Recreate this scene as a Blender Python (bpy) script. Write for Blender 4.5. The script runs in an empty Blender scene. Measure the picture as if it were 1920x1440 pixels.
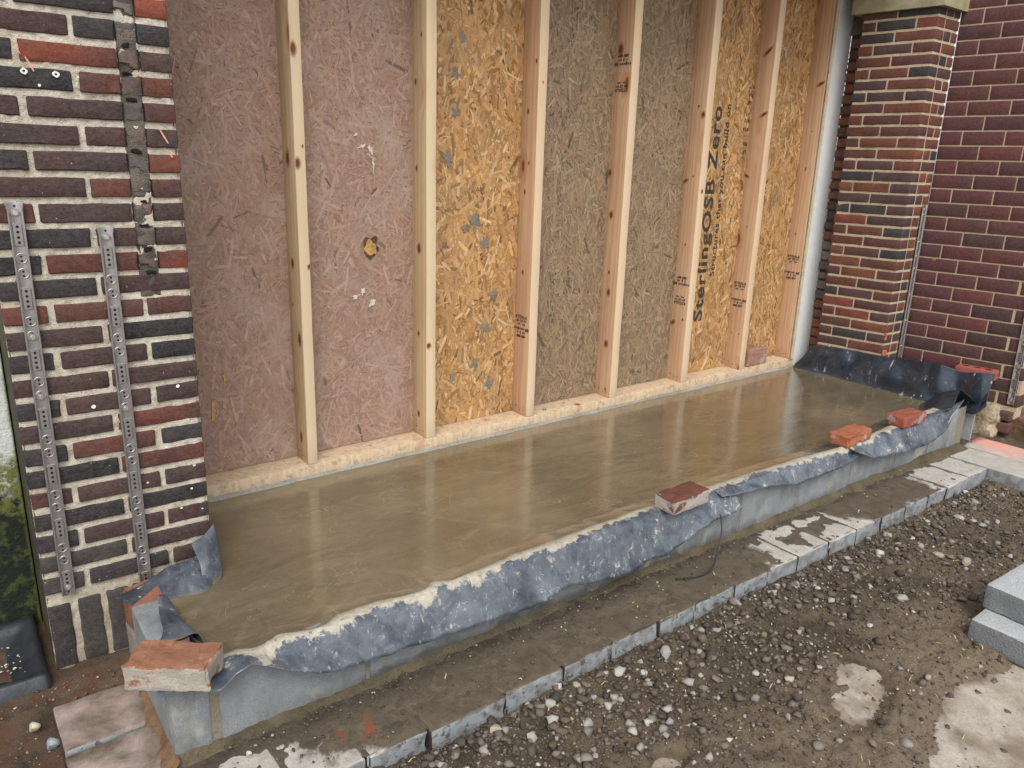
import bpy, bmesh, math, random
import numpy as np
from mathutils import Vector, Matrix, noise as mn
random.seed(7); rng = np.random.default_rng(7)

# ------------------------------------------------------------------ camera, sky, sun, exposure
sc = bpy.context.scene
cam_d = bpy.data.cameras.new("camera"); cam = bpy.data.objects.new("camera", cam_d)
sc.collection.objects.link(cam); sc.camera = cam
cam_d.sensor_width = 36.0; cam_d.lens = 1450/1920*36; cam_d.clip_start = 0.05; cam_d.clip_end = 400
Rm = [[0.79945074, -0.14198962, 0.58371008], [-0.59996281, -0.23786097, 0.76384997], [0.03038308, -0.96086477, -0.27534662]]
cam.matrix_world = Matrix([[Rm[0][0], -Rm[0][1], -Rm[0][2], 0], [Rm[1][0], -Rm[1][1], -Rm[1][2], 0],
                           [Rm[2][0], -Rm[2][1], -Rm[2][2], 1.70], [0, 0, 0, 1]])
SUN_EL, SUN_AZ = math.radians(50), math.radians(212)      # azimuth measured clockwise from +Y
world = bpy.data.worlds.new("World"); sc.world = world; world.use_nodes = True
wn = world.node_tree; wn.nodes.clear()
sky = wn.nodes.new('ShaderNodeTexSky'); sky.sky_type = 'NISHITA'; sky.sun_disc = False
sky.sun_elevation = SUN_EL; sky.sun_rotation = SUN_AZ; sky.air_density = 1.0; sky.dust_density = 2.0; sky.ozone_density = 1.0
hs = wn.nodes.new('ShaderNodeHueSaturation'); hs.inputs['Saturation'].default_value = 0.25
bg = wn.nodes.new('ShaderNodeBackground'); bg.inputs['Strength'].default_value = 0.15
wo = wn.nodes.new('ShaderNodeOutputWorld')
wn.links.new(sky.outputs[0], hs.inputs['Color']); wn.links.new(hs.outputs[0], bg.inputs[0]); wn.links.new(bg.outputs[0], wo.inputs[0])
sl = bpy.data.lights.new("sun", 'SUN'); sl.energy = 1.5; sl.angle = math.radians(35); sl.color = (1, .96, .90)
so = bpy.data.objects.new("sun", sl); sc.collection.objects.link(so)
sd = Vector((math.sin(SUN_AZ)*math.cos(SUN_EL), math.cos(SUN_AZ)*math.cos(SUN_EL), math.sin(SUN_EL)))
so.rotation_euler = sd.to_track_quat('Z', 'Y').to_euler(); so.location = (0, -5, 8)
sc.view_settings.view_transform = 'Standard'; sc.view_settings.look = 'None'
sc.view_settings.exposure = 0.55; sc.view_settings.gamma = 1; sc.view_settings.use_curve_mapping = False

# ------------------------------------------------------------------ helpers
COL = sc.collection
def link(o, parent=None):
    COL.objects.link(o)
    if parent: o.parent = parent
    return o
def tag(o, label=None, cat=None, group=None, kind=None):
    if label: o['label'] = label
    if cat: o['category'] = cat
    if group: o['group'] = group
    if kind: o['kind'] = kind
    return o
def empty(name, loc=(0, 0, 0)):
    o = bpy.data.objects.new(name, None); o.empty_display_size = .05; COL.objects.link(o); o.location = loc; return o
def child(name, mesh, parent, loc=(0, 0, 0), color=None, rz=0):
    """loc is in world coordinates; things are never rotated, so subtract the parent's place"""
    o = bpy.data.objects.new(name, mesh); COL.objects.link(o); o.parent = parent
    pl = Vector((0, 0, 0)); p = parent
    while p: pl += p.location; p = p.parent
    o.location = Vector(loc)-pl; o.rotation_euler[2] = rz
    if color: o.color = (*color, 1)
    return o
def top(name, mesh, loc=(0, 0, 0)):
    o = bpy.data.objects.new(name, mesh); COL.objects.link(o); o.location = loc; return o
def mk(name, V, F, mat, smooth=False, cols=None, uv=None):
    me = bpy.data.meshes.new(name); V = np.asarray(V, dtype=np.float32)
    if isinstance(F, np.ndarray):
        n, k = F.shape
        me.vertices.add(len(V)); me.vertices.foreach_set('co', V.ravel())
        me.loops.add(n*k); me.loops.foreach_set('vertex_index', F.astype(np.int32).ravel())
        me.polygons.add(n); me.polygons.foreach_set('loop_start', np.arange(0, n*k, k, dtype=np.int32))
        me.polygons.foreach_set('loop_total', np.full(n, k, dtype=np.int32)); me.update(calc_edges=True); me.validate()
    else:
        me.from_pydata([tuple(map(float, v)) for v in V], [], F); me.update()
    if cols is not None:
        a = me.color_attributes.new('Col', 'FLOAT_COLOR', 'POINT')
        c = np.ones((len(V), 4), dtype=np.float32); c[:, :3] = cols; a.data.foreach_set('color', c.ravel())
    if uv is not None:
        l = me.uv_layers.new(name='UV'); idx = np.empty(len(me.loops), dtype=np.int32); me.loops.foreach_get('vertex_index', idx)
        l.data.foreach_set('uv', np.asarray(uv, dtype=np.float32)[idx].ravel())
    if mat: me.materials.append(mat)
    if smooth: me.polygons.foreach_set('use_smooth', np.ones(len(me.polygons), dtype=bool))
    return me
def fbm(p, s=1.0, o=4):
    return mn.fractal(Vector(p)*s, 1.0, 2.0, o, noise_basis='PERLIN_ORIGINAL')
def vnoise(X, Y, seed=0, octs=5, pers=.5):
    """cheap vectorised value noise"""
    out = np.zeros_like(X, dtype=float); amp = 1; tot = 0
    for k in range(octs):
        xs, ys = X*2**k+seed*17.3+k*5.1, Y*2**k+seed*9.7+k*3.3
        xi, yi = np.floor(xs).astype(np.int64), np.floor(ys).astype(np.int64); fx, fy = xs-xi, ys-yi
        fx = fx*fx*(3-2*fx); fy = fy*fy*(3-2*fy)
        def h(a, b):
            n = (a*374761393+b*668265263+seed*1442695041) & 0xffffffff
            n = ((n ^ (n >> 13))*1274126177) & 0xffffffff
            return ((n ^ (n >> 16)) & 0xffff)/65535.0
        v = (h(xi, yi)*(1-fx)+h(xi+1, yi)*fx)*(1-fy)+(h(xi, yi+1)*(1-fx)+h(xi+1, yi+1)*fx)*fy
        out += v*amp; tot += amp; amp *= pers
    return out/tot
CRW = [(1/.37, 1.6, .1), (1/.23, -2.3, .5), (1/.15, 2.8, .3)]
def crumple(u, v, sd=0):
    out = 0
    for k, (f, sl_, ph) in enumerate(CRW):
        q = f*u+sl_*f*.35*v*(1 if k % 2 else -1)+ph+sd*1.37+.8*mn.noise(Vector((u*2.2, v*2.2, k*3.1+sd)))
        out += (abs((q % 1)-.5)*4-1)/(f*.42)*max(0, .30+1.3*mn.noise(Vector((u*3, v*3, k+sd*2.))))
    return out
def gridF(nu, nv):
    i = np.arange(nu-1)[:, None]*nv+np.arange(nv-1)[None, :]; i = i.ravel()
    return np.stack([i, i+nv, i+nv+1, i+1], 1)
def box_lattice(L, D, H, ns, inset=.004, rough=.0015, seed=0, u=(1, 0), v=(0, 1), nscale=14., chips=0, mat=None, name='brick'):
    """worn block: corner at origin, L along u, D along v, H up"""
    def lines(T, n): 
        a = [0, inset]+[inset+(T-2*inset)*i/n for i in range(1, n)]+[T-inset, T]; return a
    xs, ys, zs = lines(L, ns[0]), lines(D, ns[1]), lines(H, ns[2])
    idx = {}; V = []; F = []
    def vid(i, j, k):
        if (i, j, k) in idx: return idx[i, j, k]
        p = [xs[i], ys[j], zs[k]]
        ex = [i in (0, len(xs)-1), j in (0, len(ys)-1), k in (0, len(zs)-1)]
        ne = sum(ex)
        if ne >= 2:
            f = .32 if ne == 2 else .45
            for a, (T, e) in enumerate(zip((L, D, H), ex)):
                if e: p[a] += inset*f*(1 if p[a] < T/2 else -1)
        q = Vector(p)*nscale+Vector((seed*7.1, seed*3.7, seed*1.3))
        d = mn.noise_vector(q)*rough+mn.noise_vector(q*2.7)*rough*.5
        if chips:
            c = mn.noise(q*.8+Vector((9, 9, 9)))
            if c > .15 and ne >= 1: d += (Vector((L/2, D/2, H/2))-Vector(p)).normalized()*(c-.15)*chips*(1 if ne == 1 else 2.2)
        p = [p[a]+d[a] for a in range(3)]
        V.append((p[0]*u[0]+p[1]*v[0], p[0]*u[1]+p[1]*v[1], p[2])); idx[i, j, k] = len(V)-1; return len(V)-1
    nx, ny, nz = len(xs)-1, len(ys)-1, len(zs)-1
    for i in range(nx):
        for j in range(ny):
            F.append((vid(i, j, 0), vid(i, j+1, 0), vid(i+1, j+1, 0), vid(i+1, j, 0)))
            F.append((vid(i, j, nz), vid(i+1, j, nz), vid(i+1, j+1, nz), vid(i, j+1, nz)))
        for k in range(nz):
            F.append((vid(i, 0, k), vid(i+1, 0, k), vid(i+1, 0, k+1), vid(i, 0, k+1)))
            F.append((vid(i, ny, k), vid(i, ny, k+1), vid(i+1, ny, k+1), vid(i+1, ny, k)))
    for j in range(ny):
        for k in range(nz):
            F.append((vid(0, j, k), vid(0, j, k+1), vid(0, j+1, k+1), vid(0, j+1, k)))
            F.append((vid(nx, j, k), vid(nx, j+1, k), vid(nx, j+1, k+1), vid(nx, j, k+1)))
    me = mk(name, V, F, mat, smooth=True); me.set_sharp_from_angle(angle=math.radians(28)); return me
def plainbox(name, a, b, mat, bev=0.0):
    bm = bmesh.new(); bmesh.ops.create_cube(bm, size=1)
    for w in bm.verts: w.co = Vector([(a[i]+b[i])/2+w.co[i]*(b[i]-a[i]) for i in range(3)])
    if bev: bmesh.ops.bevel(bm, geom=bm.edges[:], offset=bev, segments=2, affect='EDGES')
    me = bpy.data.meshes.new(name); bm.to_mesh(me); bm.free(); me.materials.append(mat); return me

# ------------------------------------------------------------------ material toolkit
class N:
    def __init__(s, name):
        s.m = bpy.data.materials.new(name); s.m.use_nodes = True; s.t = s.m.node_tree; s.t.nodes.clear()
        s.o = s.t.nodes.new('ShaderNodeOutputMaterial'); s.b = s.t.nodes.new('ShaderNodeBsdfPrincipled')
        s.t.links.new(s.b.outputs[0], s.o.inputs[0])
    def n(s, typ, **k):
        x = s.t.nodes.new('ShaderNode'+typ)
        for a, b in k.items():
            if hasattr(x, a): setattr(x, a, b)
        return x
    def L(s, a, b): s.t.links.new(a, b)
    def put(s, sock, v):
        if hasattr(v, 'links') or isinstance(v, bpy.types.NodeSocket): s.L(v, sock)
        elif isinstance(v, (tuple, list)) and len(v) == 3 and sock.type == 'RGBA': sock.default_value = (*v, 1)
        else: sock.default_value = v
    def coord(s, which='Object', seedrand=False, scale=(1, 1, 1)):
        tc = s.n('TexCoord'); out = tc.outputs[which]
        if which == 'World': out = None
        if seedrand:
            oi = s.n('ObjectInfo'); ad = s.n('VectorMath'); ad.operation = 'ADD'
            mu = s.n('Math'); mu.operation = 'MULTIPLY'; s.L(oi.outputs['Random'], mu.inputs[0]); mu.inputs[1].default_value = 73.
            s.L(out, ad.inputs[0]); s.L(mu.outputs[0], ad.inputs[1]); out = ad.outputs[0]
        mp = s.n('Mapping'); mp.inputs['Scale'].default_value = scale; s.L(out, mp.inputs[0]); return mp.outputs[0]
    def world(s, scale=(1, 1, 1)):
        g = s.n('NewGeometry'); mp = s.n('Mapping'); mp.inputs['Scale'].default_value = scale; s.L(g.outputs['Position'], mp.inputs[0]); return mp.outputs[0]
    def noise(s, vec, scale, detail=5, rough=.55, dist=0, out='Fac'):
        x = s.n('TexNoise'); x.inputs['Scale'].default_value = scale; x.inputs['Detail'].default_value = detail
        x.inputs['Roughness'].default_value = rough; x.inputs['Distortion'].default_value = dist; s.L(vec, x.inputs['Vector']); return x.outputs[out]
    def voro(s, vec, scale, feature='F1', out='Distance', rnd=1):
        x = s.n('TexVoronoi'); x.feature = feature; x.inputs['Scale'].default_value = scale; x.inputs['Randomness'].default_value = rnd
        s.L(vec, x.inputs['Vector']); return x.outputs[out]
    def ramp(s, fac, stops, interp='LINEAR'):
        r = s.n('ValToRGB'); r.color_ramp.interpolation = interp; e = r.color_ramp.elements
        while len(e) < len(stops): e.new(.5)
        for i, (p, c) in enumerate(stops):
            e[i].position = p; e[i].color = (c, c, c, 1) if not isinstance(c, (tuple, list)) else (*c, 1)
        s.put(r.inputs[0], fac); return r.outputs[0]
    def mix(s, f, a, b, blend='MIX'):
        x = s.n('Mix'); x.data_type = 'RGBA'; x.blend_type = blend
        s.put(x.inputs[0], f); s.put(x.inputs[6], a); s.put(x.inputs[7], b); return x.outputs[2]
    def math(s, op, a, b=0.0, clamp=False):
        x = s.n('Math'); x.operation = op; x.use_clamp = clamp; s.put(x.inputs[0], a); s.put(x.inputs[1], b); return x.outputs[0]
    def sep(s, v):
        x = s.n('SeparateXYZ'); s.L(v, x.inputs[0]); return x.outputs
    def bump(s, h, dist=.002, strength=1, normal=None):
        x = s.n('Bump'); x.inputs['Distance'].default_value = dist; x.inputs['Strength'].default_value = strength
        s.put(x.inputs['Height'], h)
        if normal: s.L(normal, x.inputs['Normal'])
        return x.outputs[0]
    def fin(s, col=None, rough=None, normal=None, spec=None, metal=None, alpha=None, coat=None):
        if col is not None: s.put(s.b.inputs['Base Color'], col)
        if rough is not None: s.put(s.b.inputs['Roughness'], rough)
        if normal is not None: s.L(normal, s.b.inputs['Normal'])
        if spec is not None: s.put(s.b.inputs['Specular IOR Level'], spec)
        if metal is not None: s.put(s.b.inputs['Metallic'], metal)
        if alpha is not None: s.put(s.b.inputs['Alpha'], alpha)
        if coat is not None: s.put(s.b.inputs['Coat Weight'], coat); s.b.inputs['Coat Roughness'].default_value = .1
        return s.m

def mat_wallbrick(name, specks=.5, soot=.5, bumpd=.0025, dark=(.03, .03, .035)):
    s = N(name); oi = s.n('ObjectInfo'); c = s.coord(seedrand=True)
    st = s.coord(seedrand=True, scale=(1, 1, 2.2))
    n1 = s.noise(st, 14, 6, .65); n2 = s.noise(c, 60, 5, .7); n3 = s.noise(c, 5, 3)
    col = s.mix(s.ramp(n1, [(.3, 0), (.7, 1)]), s.mix(.35, oi.outputs['Color'], (.02, .02, .025)), oi.outputs['Color'])
    col = s.mix(s.math('MULTIPLY', s.ramp(n3, [(.42, 0), (.62, 1)]), soot), col, dark)
    col = s.mix(s.ramp(n2, [(.40, .0), (.75, .45)]), col, s.mix(.35, oi.outputs['Color'], (.26, .21, .18))); sc1 = s.noise(s.coord(seedrand=True, scale=(1, 1, 3)), 26, 6, .8, 1.5); col = s.mix(s.ramp(s.math('ABSOLUTE', s.math('SUBTRACT', sc1, .5)), [(.0, .45), (.02, 0)]), col, (.22, .18, .16))
    # fine pale scratches and lime specks
    sp = s.voro(c, 42, rnd=1); sp = s.ramp(sp, [(.0, 1), (.055, 1), (.085, 0)])
    sp = s.math('MULTIPLY', sp, s.ramp(s.noise(c, 7, 2), [(.5, 0), (.66, specks)]))
    col = s.mix(sp, col, (.62, .6, .55))
    h = s.math('ADD', s.math('MULTIPLY', n1, .6), s.math('MULTIPLY', n2, .5))
    return s.fin(s.mix(s.ramp(s.noise(c, 110, 4, .8), [(.30, .65), (.48, 0)]), col, (.018, .014, .014)), s.ramp(n2, [(.3, .6), (.7, .85)]), s.bump(h, bumpd), spec=.18)
M_BRICK = mat_wallbrick('dark_brick', .9, .55, .0045)
M_PBRICK = mat_wallbrick('pier_brick', .12, .25, .0018)
M_PURPLE = mat_wallbrick('purple_brick', .25, .25, .0012, (.05, .035, .045))

def mat_mortar(name, c1, c2, dirt, bumpd=.003, sc_=70):
    s = N(name); w = s.world(); n1 = s.noise(w, sc_, 6, .75); n2 = s.noise(w, 6, 4); n3 = s.noise(w, 260, 3)
    col = s.mix(s.ramp(n2, [(.35, 0), (.65, 1)]), c1, c2); col = s.mix(s.ramp(n1, [(.28, .75), (.5, 0)]), col, dirt)
    if name == 'cream_mortar':
        z = s.sep(w)[2]; low = s.math('MULTIPLY', s.ramp(z, [(.0, 1), (.55, 0)]), .55); col = s.mix(low, col, (.30, .245, .15))
    return s.fin(col, .9, s.bump(s.math('ADD', n1, n3), bumpd), spec=.2)
M_MORTAR = mat_mortar('cream_mortar', (.55, .49, .385), (.66, .61, .51), (.20, .165, .12), .005, 55)
M_MORTAR2 = mat_mortar('pier_mortar', (.46, .38, .26), (.54, .46, .33), (.16, .11, .08), .002)
M_MORTAR3 = mat_mortar('buff_mortar', (.42, .33, .21), (.50, .40, .27), (.20, .13, .10), .002)
M_GREYMORT = mat_mortar('grey_mortar', (.20, .18, .14), (.27, .24, .18), (.10, .09, .07), .003)

def mat_simple(name, col, rough=.7, bumpd=0, sc_=50, var=.3, spec=.3, metal=0, world=False, stretch=(1, 1, 1)):
    s = N(name); c = s.world(stretch) if world else s.coord(seedrand=True, scale=stretch); n = s.noise(c, sc_, 6, .6); n2 = s.noise(c, sc_*.12, 4)
    a = tuple(x*(1-var) for x in col); b = tuple(min(1, x*(1+var)) for x in col)
    cc = s.mix(s.ramp(s.math('MULTIPLY', s.math('ADD', n, n2), .5), [(.35, 0), (.65, 1)]), a, b)
    return s.fin(cc, rough, s.bump(n, bumpd) if bumpd else None, spec=spec, metal=metal)
M_VOID = mat_simple('dark_gap', (.012, .01, .009), .9)

# concrete block
def mat_block():
    s = N('aerated_block'); w = s.world(); n = s.noise(w, 9, 5, .6); f = s.noise(w, 240, 4, .8); v = s.voro(w, 230)
    col = s.mix(s.ramp(n, [(.35, 0), (.65, 1)]), (.21, .225, .235), (.30, .315, .325))
    col = s.mix(s.ramp(f, [(.3, .8), (.52, 0)]), col, (.10, .105, .11)); pt = s.ramp(s.voro(w, 95), [(.10, .7), (.2, 0)]); col = s.mix(s.math('MULTIPLY', pt, s.ramp(n, [(.4, 0), (.55, 1)])), col, (.07, .07, .07)); st2 = s.ramp(s.noise(s.world((1, 1, .3)), 11, 5, .75), [(.5, 0), (.68, .55)]); col = s.mix(st2, col, (.13, .125, .115))
    z = s.sep(w)[2]; wet = s.math('ADD', z, s.math('MULTIPLY', s.noise(w, 8, 5, .7), .10))
    wx = s.ramp(s.math('MULTIPLY', s.sep(w)[0], .2), [(.14, 0), (.2, 1), (.5, 1), (.62, .4), (1, .3)])
    wm = s.math('MULTIPLY', s.ramp(wet, [(.085, 1), (.115, 0)]), wx)
    col = s.mix(s.math('MULTIPLY', wm, .8), col, (.075, .07, .062))
    pale = s.ramp(s.noise(w, 5, 4, .7, .4), [(.56, 0), (.68, .6)]); col = s.mix(pale, col, (.42, .42, .34))
    return s.fin(col, .85, s.bump(s.math('ADD', f, s.math('MULTIPLY', v, .4)), .0018), spec=.25)
M_BLOCK = mat_block()
# loose dense concrete blocks
def mat_dense():
    s = N('dense_block'); w = s.world(); n = s.noise(w, 14, 5); f = s.noise(w, 180, 5, .8); v = s.voro(w, 120)
    g = s.n('NewGeometry'); up = s.ramp(s.sep(g.outputs['Normal'])[2], [(.5, 0), (.8, 1)])
    col = s.mix(n, (.17, .18, .185), (.23, .24, .245)); col = s.mix(s.ramp(f, [(.35, .7), (.55, 0)]), col, (.09, .09, .09))
    col = s.mix(s.math('MULTIPLY', up, s.ramp(f, [(.3, .3), (.6, 1)])), col, (.47, .49, .5))
    col = s.mix(s.ramp(v, [(.06, .8), (.12, 0)]), col, (.06, .06, .06))
    return s.fin(col, .85, s.bump(s.math('ADD', f, v), .0022))
M_DENSE = mat_dense()

# paving: dry pale / wet muddy
def mat_paver():
    s = N('paver_concrete'); w = s.world(); x, y, z = s.sep(w)
    n = s.noise(w, 16, 6, .7); f = s.noise(w, 150, 5, .75); b = s.noise(w, 5.5, 6, .68, .3)
    dry = s.mix(s.ramp(n, [(.3, 0), (.7, 1)]), (.36, .325, .275), (.50, .48, .45)); dry = s.mix(s.ramp(f, [(.3, .5), (.5, 0)]), dry, (.22, .17, .12))
    mud = s.mix(s.ramp(n, [(.3, 0), (.7, 1)]), (.075, .058, .042), (.15, .118, .08)); mud = s.mix(s.ramp(f, [(.3, .6), (.5, 0)]), mud, (.04, .03, .022))
    prof = s.ramp(s.math('MULTIPLY', x, .2), [(.0, .0), (.12, .30), (.20, .95), (.25, 1), (.50, .95), (.555, .80), (.60, .22), (.70, .28), (.755, .95), (.86, .9), (.905, .22), (1, .08)])
    prof = s.math('ADD', prof, s.math('MULTIPLY', s.math('SUBTRACT', b, .5), 1.5))
    prof = s.math('ADD', prof, s.ramp(y, [(1.0-.0, 0), (1.0, 0)]))
    edge = s.math('MULTIPLY', s.math('SUBTRACT', 1.83, y, True), -3.2); prof = s.math('ADD', prof, edge)
    near = s.math('MULTIPLY', s.math('SUBTRACT', y, 1.95, True), 8.0); prof = s.math('ADD', prof, near)
    side = s.ramp(z, [(-.0, 0), (0, 0)])
    wet = s.ramp(prof, [(.38, 0), (.54, 1)])
    g = s.n('NewGeometry'); up = s.ramp(s.sep(g.outputs['Normal'])[2], [(.4, 0), (.8, 1)])
    sidec = s.mix(s.ramp(s.noise(w, 22, 4), [(.48, 0), (.56, 1)]), (.27, .285, .295), (.20, .205, .205))
    sidec = s.mix(s.math('MULTIPLY', s.ramp(s.noise(w, 30, 4, .7), [(.40, 1), (.46, 0)]), wet), sidec, (.10, .095, .09))
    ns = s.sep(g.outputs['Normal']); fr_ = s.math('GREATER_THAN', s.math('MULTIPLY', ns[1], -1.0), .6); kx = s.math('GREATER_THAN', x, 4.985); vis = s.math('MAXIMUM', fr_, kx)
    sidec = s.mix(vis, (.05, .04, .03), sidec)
    col = s.mix(wet, dry, mud); col = s.mix(up, sidec, col)
    def spot(px, py, r, c, col, k=1):
        dv = s.n('VectorMath'); dv.operation = 'DISTANCE'; s.L(w, dv.inputs[0]); dv.inputs[1].default_value = (px, py, 0)
        d = s.math('ADD', dv.outputs['Value'], s.math('MULTIPLY', s.math('SUBTRACT', s.noise(w, 25, 5, .8), .5), r*1.6))
        return s.mix(s.math('MULTIPLY', s.ramp(d, [(r*.35, 1), (r, 0)]), k), col, c)
    col = spot(.86, 1.87, .07, (.36, .07, .03), col, .75)
    col = spot(5.52, 1.92, .17, (.75, .30, .22), col, .75); col = spot(5.45, 1.80, .2, (.75, .34, .26), col, .5)
    col = spot(5.56, 1.66, .15, (.75, .30, .22), col, .6)
    lf = s.ramp(x, [(.30, 1), (.42, 0)]); pink = s.mix(n, (.42, .25, .2), (.46, .43, .42))
    lf = s.math('MULTIPLY', lf, s.ramp(y, [(1.0, 1), (1.0, 1)]))
    col = s.mix(s.math('MULTIPLY', lf, s.math('MULTIPLY', s.ramp(b, [(.35, .0), (.6, .8)]), up)), col, pink)
    rough = s.mix(wet, (.85, .85, .85), (.48, .48, .48))
    return s.fin(col, rough, s.bump(s.math('ADD', n, s.math('MULTIPLY', f, .6)), .004), spec=.35)
M_PAVER = mat_paver()

def mat_soil():
    s = N('wet_soil'); w = s.world(); n = s.noise(w, 7, 6, .7); m = s.noise(w, 40, 6, .75); f = s.noise(w, 190, 4, .8); big = s.noise(w, 2.3, 4, .6)
    col = s.mix(s.ramp(n, [(.35, 0), (.65, 1)]), (.080, .060, .041), (.175, .130, .085))
    col = s.mix(s.ramp(big, [(.46, 0), (.60, .9)]), col, (.21, .158, .10))
    y = s.sep(w)[1]; x = s.sep(w)[0]
    tan = s.ramp(s.math('ADD', s.math('SUBTRACT', 1.35, y), s.math('MULTIPLY', s.math('SUBTRACT', n, .5), .9)), [(-.12 if 0 else .0, 0), (.30, .85)])
    col = s.mix(tan, col, (.29, .222, .152))
    col = s.mix(s.ramp(m, [(.3, .7), (.5, 0)]), col, (.028, .021, .016)); col = s.mix(s.ramp(f, [(.62, 0), (.72, .7)]), col, (.36, .31, .25))
    redm = s.math('MULTIPLY', s.ramp(x, [(.3, 1), (.4, 0)]), s.ramp(s.noise(w, 14, 4), [(.4, 0), (.6, .8)])); col = s.mix(redm, col, (.16, .075, .045))
    return s.fin(col, s.ramp(n, [(.3, .45), (.7, .9)]), s.bump(s.math('ADD', s.math('MULTIPLY', m, 1.2), f), .012), spec=.35)
M_SOIL = mat_soil()
def mat_mud():
    s = N('wet_mud'); w = s.world(); n = s.noise(w, 13, 6, .7); m = s.noise(w, 60, 6, .75); f = s.noise(w, 210, 4, .8); y = s.sep(w)[1]
    col = s.mix(s.ramp(n, [(.35, 0), (.65, 1)]), (.085, .064, .042), (.175, .138, .09)); col = s.mix(s.ramp(m, [(.3, .7), (.5, 0)]), col, (.035, .027, .02))
    dk = s.math('MULTIPLY', s.ramp(s.math('SUBTRACT', y, 1.90), [(.0, 0), (.08, .8)]), s.ramp(n, [(.4, 0), (.55, 1)])); col = s.mix(dk, col, (.034, .026, .02))
    col = s.mix(s.ramp(f, [(.64, 0), (.72, .6)]), col, (.30, .26, .2))
    return s.fin(col, s.ramp(m, [(.35, .38), (.6, .75)]), s.bump(s.math('ADD', m, f), .005), spec=.45)
M_MUD = mat_mud()
def mat_concpatch():
    s = N('old_concrete'); w = s.world(); n = s.noise(w, 8, 6, .7); f = s.noise(w, 120, 5, .8)
    col = s.mix(s.ramp(n, [(.35, 0), (.62, 1)]), (.34, .29, .23), (.52, .47, .40)); col = s.mix(s.ramp(f, [(.3, .6), (.5, 0)]), col, (.17, .14, .1))
    du = s.noise(w, 3.2, 6, .72, .4); col = s.mix(s.ramp(du, [(.50, 0), (.64, .75)]), col, (.21, .165, .115)); g2 = s.noise(w, 34, 5, .8); col = s.mix(s.ramp(g2, [(.60, 0), (.68, .7)]), col, (.12, .09, .06))
    at = s.n('VertexColor'); at.layer_name = 'Col'; col = s.mix(at.outputs[0], col, s.mix(n, (.13, .10, .068), (.20, .155, .105)))
    return s.fin(col, .85, s.bump(s.math('ADD', n, f), .004))
M_CONC = mat_concpatch()

def mat_wood(name, light, dark, wv=1.0, dirt=0.0):
    s = N(name); c = s.coord(seedrand=False); oi = s.n('ObjectInfo')
    ad = s.n('VectorMath'); ad.operation = 'ADD'; mu = s.math('MULTIPLY', oi.outputs['Random'], 31.); s.L(c, ad.inputs[0]); s.L(mu, ad.inputs[1]); c = ad.outputs[0]
    mpk = s.n('Mapping'); mpk.inputs['Scale'].default_value = (5.5, 5.5, 2.1); s.L(c, mpk.inputs[0])
    vk = s.n('TexVoronoi'); vk.inputs['Scale'].default_value = 1; s.L(mpk.outputs[0], vk.inputs['Vector']); kd = vk.outputs['Distance']
    near = s.ramp(kd, [(.0, 1), (.34, 0)], 'EASE')
    mp = s.n('Mapping'); mp.inputs['Scale'].default_value = (1, 1, .035); s.L(c, mp.inputs[0])
    wob = s.noise(mp.outputs[0], 14, 3, .5); x, y, z = s.sep(c)
    u = s.math('ADD', s.math('MULTIPLY', s.math('ADD', x, y), 160*wv), s.math('MULTIPLY', wob, 26))
    u = s.math('ADD', u, s.math('MULTIPLY', near, 14)); g = s.math('SINE', u)
    g = s.ramp(s.math('MULTIPLY', s.math('ADD', g, 1), .5), [(.15, 0), (.95, 1)])
    fine = s.noise(mp.outputs[0], 240, 4, .7); big = s.noise(c, 2.2, 3)
    col = s.mix(s.math('MULTIPLY', g, .55), light, dark); col = s.mix(s.ramp(fine, [(.35, .35), (.55, 0)]), col, dark)
    col = s.mix(s.ramp(big, [(.4, 0), (.65, .35)]), col, dark)
    halo = s.ramp(kd, [(.10, .8), (.22, 0)]); col = s.mix(s.math('MULTIPLY', halo, .7), col, (.42, .17, .075))
    kr = s.math('SINE', s.math('MULTIPLY', kd, 150)); col = s.mix(s.ramp(kd, [(.085, 1), (.105, 0)]), col, s.mix(s.math('MULTIPLY', kr, .3), (.23, .08, .035), (.12, .045, .02)))
    front_light = s.ramp(s.sep(s.coord())[1], [(.0, .75), (.006, 0)]); col = s.mix(front_light, col, (.66, .53, .36))  # front edge lightened to cream, mostly standing in for light on that face
    if dirt:
        dn = s.noise(s.world(), 26, 6, .8); wz = s.sep(s.world())[2]
        col = s.mix(s.math('MULTIPLY', s.ramp(dn, [(.52, 0), (.66, 1)]), dirt), col, (.10, .085, .06))
    return s.fin(col, .62, s.bump(s.math('ADD', s.math('MULTIPLY', g, .4), fine), .0008), spec=.3)
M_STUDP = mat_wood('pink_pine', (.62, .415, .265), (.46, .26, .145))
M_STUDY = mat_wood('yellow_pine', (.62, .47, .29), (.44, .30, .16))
M_PLATE = mat_wood('plate_pine', (.62, .49, .34), (.50, .35, .22), .8, .6)
M_WEATH = mat_wood('weathered_edge', (.34, .31, .22), (.20, .18, .12), 1, .5)

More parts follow.
